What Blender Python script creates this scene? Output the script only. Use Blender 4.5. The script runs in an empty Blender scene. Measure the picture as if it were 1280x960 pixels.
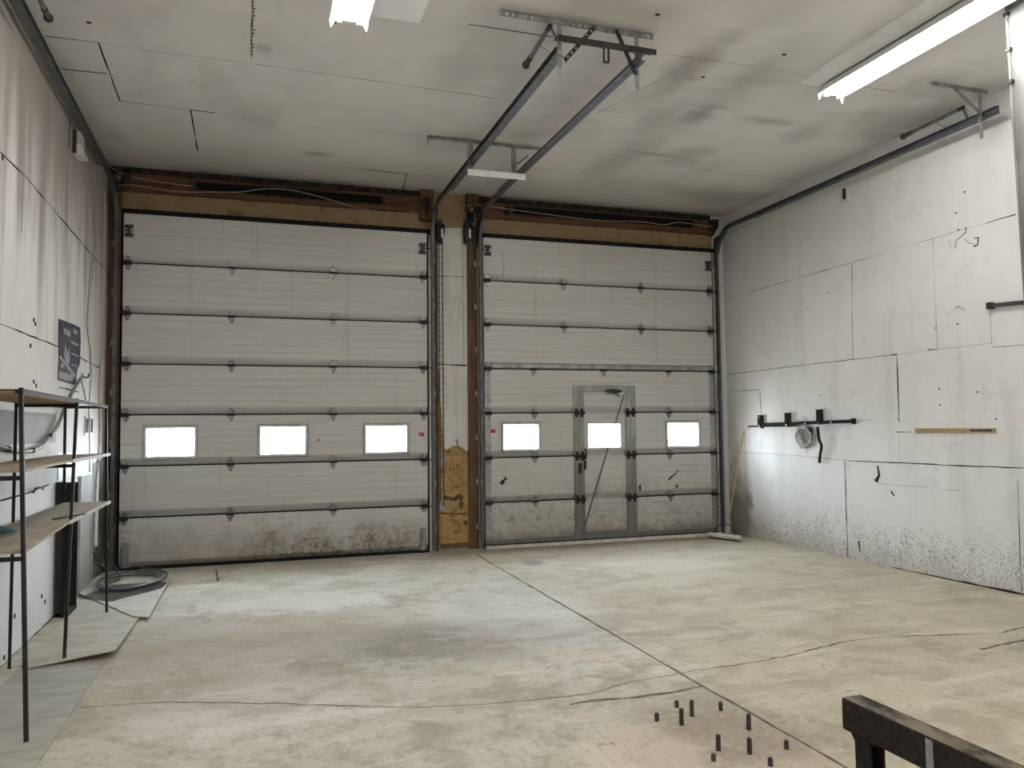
import bpy, bmesh, math, random
from mathutils import Vector, Matrix
random.seed(7)
D = bpy.data
COL = bpy.context.scene.collection
PI = math.pi

# ------------------------------------------------------------------ camera
F_PX, YAW, PITCH, ROLL = 985.41, 0.3176, 0.0545, -0.0109
CAM = Vector((1.4923, -10.4575, 1.6397))
fwd = Vector((math.sin(YAW)*math.cos(PITCH), math.cos(YAW)*math.cos(PITCH), math.sin(PITCH)))
rgt0 = Vector((math.cos(YAW), -math.sin(YAW), 0))
up0 = rgt0.cross(fwd)
RGT = math.cos(ROLL)*rgt0 + math.sin(ROLL)*up0
UP = -math.sin(ROLL)*rgt0 + math.cos(ROLL)*up0

def at(u, v, axis, val):
    """Point of the plane axis=val seen at pixel u, v of the 1280x960 photograph."""
    d = fwd + (u-640)/F_PX*RGT - (v-480)/F_PX*UP
    t = (val-CAM[axis])/d[axis]
    return CAM + t*d

cam_data = D.cameras.new('camera')
cam = D.objects.new('camera', cam_data)
COL.objects.link(cam)
M = Matrix((RGT, UP, -fwd)).transposed().to_4x4()
M.translation = CAM
cam.matrix_world = M
cam_data.sensor_fit = 'HORIZONTAL'
cam_data.sensor_width = 36
cam_data.lens = F_PX/1280*36
cam_data.clip_start = 0.05
cam_data.clip_end = 200
bpy.context.scene.camera = cam

# ------------------------------------------------------------------ room numbers
XL, XR, ZC = -0.178, 8.397, 4.861
YB = -16.0                       # rear end of the hall, behind the camera
Y0, Y1 = -.114, -.05              # inner and outer face of a door section
DH = 4.27                        # door height, seven sections
SEC = DH/7
A0, A1 = 0.0, 3.702              # left door
B0, B1 = 4.496, 8.1055           # right door

# ------------------------------------------------------------------ materials
class NT:
    def __init__(s, name):
        s.m = D.materials.new(name); s.m.use_nodes = True
        s.t = s.m.node_tree; s.n = s.t.nodes; s.l = s.t.links
        s.b = s.n['Principled BSDF']
        tc = s.n.new('ShaderNodeTexCoord'); s.P = tc.outputs['Object']
    def put(s, sock, v):
        if hasattr(v, 'is_linked') or isinstance(v, bpy.types.NodeSocket): s.l.new(v, sock)
        elif isinstance(v, (tuple, list)) and len(v) == 3 and sock.type == 'RGBA': sock.default_value = (*v, 1)
        else: sock.default_value = v
    def mp(s, scale=(1,1,1), rot=(0,0,0), loc=(0,0,0), vec=None):
        n = s.n.new('ShaderNodeMapping'); s.l.new(vec or s.P, n.inputs[0])
        n.inputs['Scale'].default_value = scale; n.inputs['Rotation'].default_value = rot; n.inputs['Location'].default_value = loc
        return n.outputs[0]
    def noise(s, scale, detail=4, rough=.55, vec=None, dist=0.):
        n = s.n.new('ShaderNodeTexNoise'); s.l.new(vec or s.P, n.inputs['Vector'])
        n.inputs['Scale'].default_value = scale; n.inputs['Detail'].default_value = detail
        n.inputs['Roughness'].default_value = rough; n.inputs['Distortion'].default_value = dist
        return n.outputs[0]
    def ramp(s, v, a, b, lo=0., hi=1.):
        n = s.n.new('ShaderNodeMapRange'); n.interpolation_type = 'SMOOTHSTEP'
        s.put(n.inputs[0], v)
        n.inputs[1].default_value = a; n.inputs[2].default_value = b
        n.inputs[3].default_value = lo; n.inputs[4].default_value = hi
        return n.outputs[0]
    def math(s, op, a, b=0.):
        n = s.n.new('ShaderNodeMath'); n.operation = op
        s.put(n.inputs[0], a); s.put(n.inputs[1], b); return n.outputs[0]
    def mul(s, *a):
        r = a[0]
        for b in a[1:]: r = s.math('MULTIPLY', r, b)
        return r
    def mix(s, f, a, b):
        n = s.n.new('ShaderNodeMix'); n.data_type = 'RGBA'
        s.put(n.inputs[0], f); s.put(n.inputs[6], a); s.put(n.inputs[7], b); return n.outputs[2]
    def xyz(s):
        n = s.n.new('ShaderNodeSeparateXYZ'); s.l.new(s.P, n.inputs[0]); return n.outputs
    def spot(s, c, r, soft=.5, sc=(1,1,1), warp=None, amt=.3):
        """A soft spot of radius r round point c, its rim broken by noise."""
        n = s.n.new('ShaderNodeVectorMath'); n.operation = 'SUBTRACT'; s.l.new(s.P, n.inputs[0]); n.inputs[1].default_value = c
        k = s.n.new('ShaderNodeVectorMath'); k.operation = 'MULTIPLY'; s.l.new(n.outputs[0], k.inputs[0]); k.inputs[1].default_value = sc
        q = s.n.new('ShaderNodeVectorMath'); q.operation = 'LENGTH'; s.l.new(k.outputs[0], q.inputs[0])
        d = q.outputs['Value']
        if warp is not None:
            d = s.math('ADD', d, s.mul(s.math('SUBTRACT', warp, .5), amt*2*r))
        return s.ramp(d, r*(1-soft), r*(1+soft), 1, 0)
    def out(s, col, rough=.6, metal=0., bump=None, bs=.2, bd=.01, spec=None):
        s.put(s.b.inputs['Base Color'], col); s.put(s.b.inputs['Roughness'], rough); s.put(s.b.inputs['Metallic'], metal)
        if spec is not None: s.b.inputs['Specular IOR Level'].default_value = spec
        if bump is not None:
            n = s.n.new('ShaderNodeBump'); n.inputs['Strength'].default_value = bs; n.inputs['Distance'].default_value = bd
            s.l.new(bump, n.inputs['Height']); s.l.new(n.outputs[0], s.b.inputs['Normal'])
        return s.m

def simple(name, c1, c2=None, scale=8, rough=.6, metal=0., stretch=(1,1,1), detail=4, bs=.1, lo=.35, hi=.65, spec=None):
    t = NT(name)
    n = t.noise(scale, detail, vec=t.mp(stretch))
    c2 = c2 or tuple(c*.8 for c in c1)
    return t.out(t.mix(t.ramp(n, lo, hi), c1, c2), rough, metal, n, bs, spec=spec)

def m_floor():
    t = NT('worn_concrete')
    x, y, z = t.xyz()
    big = t.noise(.55, 5, .6); mid = t.noise(2.2, 7, .68, dist=.4); fine = t.noise(24, 7, .75)
    blot = t.noise(5.5, 7, .72, dist=.6); grit = t.noise(75, 4, .7)
    streak = t.noise(2.4, 6, .65, vec=t.mp((.35, 1.7, 1), (0, 0, .25)))
    c = t.mix(t.ramp(big, .35, .68), (.47, .44, .355), (.44, .42, .35))
    right = t.ramp(x, 4.0, 4.6)
    c = t.mix(t.mul(t.ramp(x, 4.15, 4.3), .6), c, (.50, .45, .315))
    c = t.mix(t.mul(t.ramp(streak, .48, .66), .6), c, (.64, .61, .54))
    c = t.mix(t.mul(t.ramp(mid, .49, .62), t.math('SUBTRACT', .65, t.mul(right, .3))), c, (.29, .255, .185))
    c = t.mix(t.mul(t.ramp(blot, .52, .62), t.math('SUBTRACT', .55, t.mul(right, .33))), c, (.30, .265, .20))
    c = t.mix(t.mul(t.ramp(blot, .46, .36), .35), c, (.62, .59, .52))
    c = t.mix(t.mul(t.ramp(y, -2.6, -.6), .3), c, (.58, .54, .46))
    spots = [((2.75, -4.35, 0), .75, 1., (.75, 1.35, 1), (.115, .105, .08)), ((3.35, -4.6, 0), .5, .8, (.8, 1.4, 1), (.20, .17, .13)),
             ((1.5, -3.2, 0), .85, .6, (.8, .8, 1), (.28, .215, .15)), ((1.0, -4.4, 0), .9, .55, (.8, 1, 1), (.29, .23, .165)),
             ((1.9, -3.9, 0), .6, .45, (.6, 1.2, 1), (.30, .245, .175)), ((2.6, -2.6, 0), .8, .4, (.5, 1.2, 1), (.34, .28, .22)),
             ((3.8, -5.1, 0), .22, .5, (.8, 1, 1), (.46, .31, .2)), ((3.82, -6.75, 0), .45, .9, (1, .8, 1), (.24, .19, .14)),
             ((3.75, -3.9, 0), .8, .6, (1.2, .6, 1), (.64, .64, .61)), ((1.9, -2.6, 0), .5, .55, (.5, 1.2, 1), (.72, .70, .65)),
             ((5.2, -.35, 0), .5, .7, (.45, 2.4, 1), (.16, .14, .11)), ((7.3, -.28, 0), .6, .6, (.5, 2.6, 1), (.18, .16, .12)),
             ((4.7, -1.4, 0), .13, .8, (1, .6, 1), (.18, .17, .14)), ((2.3, -.75, 0), .16, .5, (.5, 1, 1), (.26, .22, .17)),
             ((4.45, -7.0, 0), .12, .6, (1, .5, 1), (.26, .22, .16)), ((5.3, -3.0, 0), .9, .35, (.7, 1, 1), (.33, .28, .19)),
             ((6.3, -2.8, 0), 1., .35, (.6, 1.3, 1), (.62, .57, .45)), ((2.8, -8.3, 0), 1.0, .3, (1, .7, 1), (.40, .37, .27)),
             ((3.35, -6.9, 0), .32, .6, (1, .6, 1), (.66, .58, .45)), ((1.45, -5.55, 0), .45, .4, (.7, 1, 1), (.62, .60, .55)), ((3.9, -7.3, 0), .25, .55, (.6, 1.2, 1), (.62, .54, .42))]
    for cc, r, k, sc, colr in spots:
        f = t.mul(t.spot(cc, r, .5, sc, blot, 1.5), k, t.ramp(fine, .35, .55, .6, 1))
        c = t.mix(f, c, colr)
    # broom finish of the near slabs
    br = t.noise(4, 4, .6, vec=t.mp((9, .35, 1), (0, 0, -.12)))
    c = t.mix(t.mul(t.ramp(y, -5.6, -6.1), t.ramp(x, 1.2, 2.0), t.ramp(br, .5, .62), .3), c, (.36, .32, .235))
    c = t.mix(t.mul(t.ramp(fine, .52, .62), .5), c, (.24, .215, .16))
    c = t.mix(t.mul(t.ramp(fine, .44, .3), .3), c, (.68, .65, .58))
    c = t.mix(t.mul(t.ramp(t.noise(1.1, 8, .72, dist=.8, vec=t.mp((.7, 1.3, 1))), .53, .62), .45), c, (.27, .235, .17))
    c = t.mix(t.mul(t.ramp(grit, .64, .70), .5), c, (.14, .12, .095))
    c = t.mix(t.mul(t.ramp(t.noise(9, 5, .7, vec=t.mp((.5, 1, 1))), .66, .70), .75), c, (.17, .14, .11))
    c = t.mix(t.ramp(big, .3, .7, .12, .3), c, (.22, .18, .125))
    return t.out(c, t.ramp(mid, .3, .7, .65, .82), 0, t.math('ADD', fine, t.mul(mid, 1.5)), .4, .01, spec=.25)

def m_wall(name, axis, grime, soot=0., low=None):
    """Painted fibreboard: grime spatter near the floor, faint soot runs, scuffs."""
    t = NT(name)
    x, y, z = t.xyz()
    runs = t.noise(3.2, 6, .62, vec=t.mp((1, 1, .12))); big = t.noise(.8, 4); mid = t.noise(4, 6, .7); sp = t.noise(64, 6, .78, vec=t.mp((1, 1, .6)))
    sp2 = t.noise(23, 7, .8, vec=t.mp((1, 1, .5))); cl = t.noise(1.6, 5, .6)
    c = t.mix(t.ramp(big, .35, .65), (.735, .73, .71), (.68, .675, .655))
    c = t.mix(t.mul(t.ramp(mid, .52, .72), .3), c, (.5, .485, .455))
    if low: c = t.mix(t.ramp(t.math('ADD', z, t.mul(mid, .06)), 1.25, 1.19), c, low)  # whiter lower boards, window daylight partly put into the paint
    if soot:
        c = t.mix(t.mul(t.ramp(runs, .44, .66), soot, t.ramp(z, 1.4, 3.2, .12, 1)), c, (.23, .20, .175))
        up = t.math('ADD', z, t.mul(t.math('SUBTRACT', runs, .5), 2.2))
        c = t.mix(t.mul(t.ramp(up, 2.9, 4.2), .8), c, (.24, .205, .18))
        c = t.mix(t.mul(t.ramp(y, -1.6, -.3), .4), c, (.36, .33, .30))
    else:
        c = t.mix(t.mul(t.ramp(z, 2.8, 4.5), .35), c, (.46, .44, .42))
        c = t.mix(t.mul(t.ramp(runs, .5, .72), .28), c, (.44, .42, .39))
    zz = t.math('ADD', z, t.mul(t.math('SUBTRACT', cl, .5), .9))
    f = t.mul(t.ramp(zz, .7, .15), t.ramp(sp, .535, .58), grime)
    c = t.mix(f, c, (.10, .085, .065))
    f = t.mul(t.ramp(zz, .85, .05), t.ramp(sp2, .55, .66), .8*grime)
    c = t.mix(f, c, (.20, .175, .15))
    c = t.mix(t.mul(t.ramp(zz, .42, -.12), .6*grime), c, (.33, .285, .225))
    f2 = t.mul(t.ramp(t.noise(9, 7, .78), .62, .67), t.ramp(z, 3.2, .6, .15, .7))
    c = t.mix(f2, c, (.30, .28, .25))
    if axis == 'r':
        for cc, r, sc in [((XR, -1.83, 1.5), .17, (1, 1, 1)), 
                          ((XR, -.25, .3), .3, (1, 1, .5))]:
            c = t.mix(t.mul(t.spot(cc, r, .5, sc, mid, 1), .8), c, (.17, .155, .135))
    return t.out(c, .72, 0, t.math('ADD', mid, t.mul(sp, .3)), .15, .01, spec=.2)

def m_ceiling():
    t = NT('painted_ceiling_board')
    x, y, z = t.xyz()
    big = t.noise(.6, 4); cloud = t.noise(1.3, 4, .55, vec=t.mp((1, .5, 1))); sm = t.noise(2.5, 4, .6, vec=t.mp((.5, 1.4, 1), (0, 0, .5)))
    c = t.mix(t.ramp(big, .35, .65), (.70, .68, .655), (.63, .615, .595))
    c = t.mix(t.mul(t.ramp(cloud, .5, .72), .35), c, (.33, .31, .28))
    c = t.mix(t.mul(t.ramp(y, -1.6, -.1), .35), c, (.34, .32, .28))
    # soot smudges under the trusses
    for px, r, k, sc in [((395, 192), .13, .8, (.8, 1.6, 1)), ((875, 142), .16, .75, (1.3, .8, 1)), ((815, 192), .15, .6, (.6, 2, 1)), ((960, 152), .16, .65, (.6, 2, 1)),
                         ((868, 76), .22, .6, (1.4, .6, 1)), ((855, 95), .28, .4, (2.2, .5, 1)), ((600, 62), .5, .35, (1.8, .5, 1)), ((740, 110), .5, .4, (2.2, .5, 1)), ((940, 100), .4, .4, (1.8, .6, 1)),
                         ((1140, 150), .4, .55, (.8, .9, 1)), ((1180, 105), .25, .4, (1, .8, 1)), ((855, 195), .25, .45, (1.2, 1, 1)), ((900, 245), .5, .5, (.6, 1.4, 1)),
                         ((570, 180), .35, .3, (1, 1, 1)), ((1010, 165), .25, .4, (1.6, .7, 1)), ((640, 105), .3, .3, (1.8, .5, 1)), ((760, 205), .35, .35, (1.8, .6, 1)), ((820, 150), .3, .35, (2, .5, 1)), ((330, 60), .06, .5, (1, 1, 1))]:
        c = t.mix(t.mul(t.spot(tuple(at(*px, 2, ZC)), r, .9, sc, sm, 1.2), k*.75), c, (.17, .155, .14))
    return t.out(c, .8, 0, big, .05, spec=.2)

def m_door(name, dirt):
    t = NT(name)
    x, y, z = t.xyz()
    brushed = t.noise(6, 5, .6, vec=t.mp((.12, 1, 9))); sp = t.noise(38, 6, .75); mid = t.noise(3.2, 7, .7); blot = t.noise(9, 7, .75)
    drip = t.noise(5, 4, .6, vec=t.mp((2.2, 1, .1)))
    c = t.mix(t.ramp(brushed, .35, .65), (.55, .54, .515), (.50, .49, .468))
    c = t.mix(t.mul(t.ramp(drip, .55, .75), .25), c, (.25, .235, .21))
    zz = t.math('ADD', z, t.mul(t.math('SUBTRACT', mid, .5), 1.1))
    if dirt == 'a':
        side = t.math('MULTIPLY', t.ramp(x, .9, 2.2, .12, 1), t.ramp(x, 3.7, 3.0, .6, 1))
        c = t.mix(t.mul(t.ramp(zz, .55, -.1), .75), c, (.26, .215, .15))
        c = t.mix(t.mul(t.ramp(zz, .6, .05), t.ramp(blot, .46, .6), side, .75), c, (.10, .088, .065))
        c = t.mix(t.mul(t.ramp(zz, .62, 0), t.ramp(sp, .52, .60), side, .85), c, (.06, .053, .04))
    else:
        c = t.mix(t.mul(t.ramp(zz, 1.2, -.1), .5), c, (.29, .275, .22))
        c = t.mix(t.mul(t.ramp(zz, 1.25, .2), t.ramp(blot, .5, .62), .6), c, (.16, .15, .12))
        c = t.mix(t.mul(t.ramp(zz, .9, .1), t.ramp(sp, .54, .62), .6), c, (.09, .083, .065))
        c = t.mix(t.mul(t.ramp(zz, .42, .1), t.ramp(z, .3, .08), .7), c, (.12, .11, .085))
    c = t.mix(t.mul(t.ramp(t.noise(14, 5, .72), .65, .69), t.ramp(z, 1.6, .3), .6), c, (.13, .11, .09))
    return t.out(c, .5, .1, brushed, .08, .004, spec=.35)

def m_osb(name, c1, c2, dark):
    t = NT(name)
    v = t.n.new('ShaderNodeTexVoronoi'); t.l.new(t.mp((22, 22, 30), (0, .6, 0)), v.inputs['Vector']); v.inputs['Scale'].default_value = 1
    n = t.noise(4, 5, .65); f = t.noise(40, 4)
    c = t.mix(v.outputs['Color'], c1, c2)
    c = t.mix(t.mul(t.ramp(n, .52, .66), .8), c, dark)
    c = t.mix(t.mul(t.ramp(f, .55, .7), .5), c, dark)
    return t.out(c, .75, 0, f, .2, spec=.2)

def m_wood(name, c1, c2, rough=.7, sc=(6, 6, .6), k=1.):
    t = NT(name)
    n = t.noise(3, 6, .65, vec=t.mp(sc), dist=.6); f = t.noise(30, 4, .7, vec=t.mp(sc)); b = t.noise(1.7, 4)
    c = t.mix(t.ramp(n, .35, .68), c1, c2)
    c = t.mix(t.mul(t.ramp(f, .5, .7), .5*k), c, tuple(a*.45 for a in c2))
    c = t.mix(t.mul(t.ramp(b, .5, .7), .35*k), c, tuple(a*.6 for a in c2))
    return t.out(c, rough, 0, n, .2, spec=.2)

def emit(name, c, s):
    t = NT(name); t.out(c, .4)
    n = t.noise(3, 2)
    t.put(t.b.inputs['Emission Color'], t.mix(t.mul(n, .04), c, tuple(a*.95 for a in c)))
    t.b.inputs['Emission Strength'].default_value = s
    return t.m

def m_pane():
    t = NT('clear_pane')
    tr = t.n.new('ShaderNodeBsdfTransparent'); gl = t.n.new('ShaderNodeBsdfGlossy'); gl.inputs['Roughness'].default_value = .05
    mx = t.n.new('ShaderNodeMixShader'); lw = t.n.new('ShaderNodeLayerWeight'); lw.inputs[0].default_value = .2
    n = t.noise(5, 4)
    t.l.new(t.mix(t.ramp(n, .3, .8), (.97, .98, .98), (.9, .91, .9)), tr.inputs[0])
    t.l.new(t.mul(lw.outputs['Fresnel'], .5), mx.inputs[0]); t.l.new(tr.outputs[0], mx.inputs[1]); t.l.new(gl.outputs[0], mx.inputs[2])
    t.l.new(mx.outputs[0], t.n['Material Output'].inputs[0])
    return t.m

def m_mossy():
    t = NT('peeling_jamb_board')
    x, y, z = t.xyz()
    n = t.noise(6, 6, .65, vec=t.mp((3, 3, .5))); b = t.noise(5, 5, .7, vec=t.mp((2, 2, .8)))
    c = t.mix(t.ramp(n, .35, .65), (.16, .085, .04), (.09, .05, .026))
    moss = t.mix(t.ramp(b, .47, .68), (.03, .022, .016), (.17, .16, .085))
    c = t.mix(t.ramp(t.math('ADD', z, t.mul(t.math('SUBTRACT', b, .5), .4)), 1.5, 1.25), c, moss)
    return t.out(c, .8, 0, b, .4)

def m_poster():
    t = NT('printed_poster')
    x, y, z = t.xyz()
    n = t.noise(9, 4, .6); f = t.noise(24, 3)
    c = t.mix(t.ramp(n, .42, .56), (.010, .013, .028), (.035, .043, .08))
    c = t.mix(t.mul(t.ramp(f, .62, .68), .4), c, (.22, .23, .25))
    return t.out(c, .45, 0, n, .05)

MT = dict(
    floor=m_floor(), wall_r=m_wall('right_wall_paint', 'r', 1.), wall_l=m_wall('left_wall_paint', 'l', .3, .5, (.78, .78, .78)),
    wall_b=m_wall('end_wall_paint', 'b', .2), ceiling=m_ceiling(), door_a=m_door('left_door_skin', 'a'), door_b=m_door('right_door_skin', 'b'),
    osb=m_osb('bare_strand_board', (.40, .27, .11), (.27, .17, .065), (.12, .07, .03)),
    tan=m_osb('tan_header_board', (.30, .215, .12), (.25, .18, .095), (.18, .125, .065)),
    jamb=m_wood('brown_jamb_wood', (.14, .08, .042), (.075, .043, .024)),
    redwood=m_wood('red_brown_lumber', (.15, .075, .04), (.08, .042, .024), sc=(.6, 6, 6)),
    moss=m_mossy(),
    seam=simple('dark_seam', (.06, .05, .042), (.025, .021, .018), 12, .9, spec=.1),
    pale_seam=simple('faint_seam', (.30, .28, .25), (.16, .145, .125), 5, .9, spec=.1),
    crack=simple('concrete_crack', (.085, .07, .05), (.17, .145, .11), 9, .95, spec=.1),
    galv=simple('galvanised_steel', (.34, .345, .35), (.25, .255, .26), 22, .45, .6),
    track=simple('dull_track_steel', (.12, .13, .14), (.075, .08, .087), 16, .5, .5),
    darksteel=simple('dark_angle_steel', (.045, .038, .036), (.025, .022, .021), 14, .6, .2),
    hinge=simple('hinge_steel', (.34, .34, .33), (.13, .13, .125), 45, .33, .8),
    black=simple('black_rubber', (.006, .006, .006), (.012, .011, .011), 20, .8, spec=.15),
    blackmetal=simple('black_painted_steel', (.012, .011, .011), (.022, .02, .019), 18, .55, .1, spec=.3),
    blue=simple('blue_black_bracket', (.022, .028, .06), (.03, .035, .05), 18, .4, .3),
    rackmetal=simple('rack_angle_steel', (.012, .012, .0115), (.022, .02, .017), 25, .6, .1, spec=.3),
    alu=simple('worn_aluminium', (.36, .37, .36), (.23, .235, .22), 10, .42, .6, (1, 1, .3)),
    frame_alu=simple('dirty_frame_aluminium', (.27, .275, .26), (.15, .15, .135), 7, .5, .3, (1, 1, .5)),
    grey_paint=simple('grey_wall_paint', (.36, .355, .335), (.29, .285, .27), 3, .7, spec=.2),
    frame_pale=simple('pale_window_frame', (.56, .55, .53), (.44, .43, .41), 9, .5),
    white=simple('white_enamel', (.78, .78, .77), (.70, .70, .69), 6, .4),
    cream=simple('cream_plastic', (.62, .60, .54), (.5, .48, .43), 8, .5),
    label=simple('white_sticker', (.75, .75, .72), (.6, .6, .58), 10, .5),
    red=simple('red_sticker', (.42, .03, .035), (.3, .025, .03), 20, .5),
    whitewood=m_wood('white_painted_board', (.64, .63, .60), (.54, .53, .50), k=.25),
    shelf=m_wood('shelf_chipboard', (.36, .31, .23), (.24, .20, .145), sc=(5, .8, 5)),
    shelf_top=m_wood('brown_shelf_board', (.30, .18, .09), (.19, .11, .055), sc=(5, .8, 5)),
    ply=m_wood('weathered_plywood_mat', (.44, .41, .335), (.33, .30, .235), sc=(.9, 3.5, 3), k=.6),
    ply_grey=m_wood('grey_plywood_mat', (.34, .325, .285), (.25, .235, .20), sc=(.9, 3.5, 3), k=.5),
    ply_pale=m_wood('pale_plywood_mat', (.47, .45, .39), (.36, .34, .28), sc=(1.2, 2.5, 3), k=.6),
    stain=simple('damp_grey_stain', (.05, .047, .043), (.08, .075, .068), 6, .8, spec=.15),
    greywood=m_wood('grey_weathered_board', (.40, .40, .385), (.25, .245, .235), sc=(7, 7, .7)),
    pine=m_wood('yellow_pine_handle', (.52, .36, .15), (.40, .26, .10), .5, (9, 9, .6), .4),
    slotwood=m_wood('bare_wood_strip', (.40, .29, .16), (.26, .18, .09), sc=(4, .8, 6)),
    hose=simple('grey_hose_rubber', (.30, .28, .25), (.20, .185, .165), 15, .55),
    darkhose=simple('dark_hose_rubber', (.035, .037, .04), (.06, .06, .062), 15, .5),
    cable=simple('grey_cable_jacket', (.34, .33, .32), (.25, .24, .235), 15, .5),
    bluecloth=simple('blue_glove_cloth', (.06, .13, .20), (.09, .17, .23), 20, .8),
    rust=simple('rusted_dark_beam', (.038, .030, .027), (.075, .060, .048), 9, .55, .25, lo=.4, hi=.7),
    poster=m_poster(), paper=simple('poster_white_print', (.34, .34, .35), (.2, .2, .23), 40, .5, lo=.45, hi=.55),
    column=simple('column_paint', (.23, .235, .225), (.165, .17, .16), 5, .7, 0, (1, 1, .4)),
    bolt=simple('rusty_bolt_steel', (.055, .043, .034), (.025, .02, .017), 60, .6, .2),
    wire=simple('bundled_wire', (.42, .40, .35), (.25, .235, .2), 30, .5),
    tube=emit('lit_fluorescent_tube', (1., .985, .965), 55.0),
    pane=m_pane(),
)
def dusty():
    t = NT('dusty_beam_steel')
    g = t.n.new('ShaderNodeNewGeometry'); s = t.n.new('ShaderNodeSeparateXYZ'); t.l.new(g.outputs['Normal'], s.inputs[0])
    n = t.noise(7, 5, .65, vec=t.mp((1, .5, 1))); f = t.noise(45, 4, .7)
    c = t.mix(t.ramp(f, .4, .65), (.011, .008, .007), (.026, .020, .016))
    c = t.mix(t.mul(t.ramp(s.outputs[2], .5, .95), t.ramp(n, .35, .6), .75), c, (.20, .17, .125))
    c = t.mix(t.mul(t.ramp(n, .66, .7), .5), c, (.2, .18, .15))
    return t.out(c, .75, 0, f, .2, spec=.15)
MT['beam'] = dusty()
def grimy_alu():
    t = NT('dirty_frame_aluminium')
    x, y, z = t.xyz(); n = t.noise(6, 6, .7, vec=t.mp((1, 1, .4))); f = t.noise(30, 5, .7)
    c = t.mix(t.ramp(n, .35, .65), (.36, .37, .35), (.24, .245, .225))
    c = t.mix(t.mul(t.ramp(t.math('ADD', z, t.mul(n, .7)), 2.1, .9), .75), c, (.085, .083, .072))
    c = t.mix(t.mul(t.ramp(f, .55, .65), .5), c, (.1, .1, .085))
    return t.out(c, .55, .2, n, .1)
MT['frame_alu'] = grimy_alu()

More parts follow.
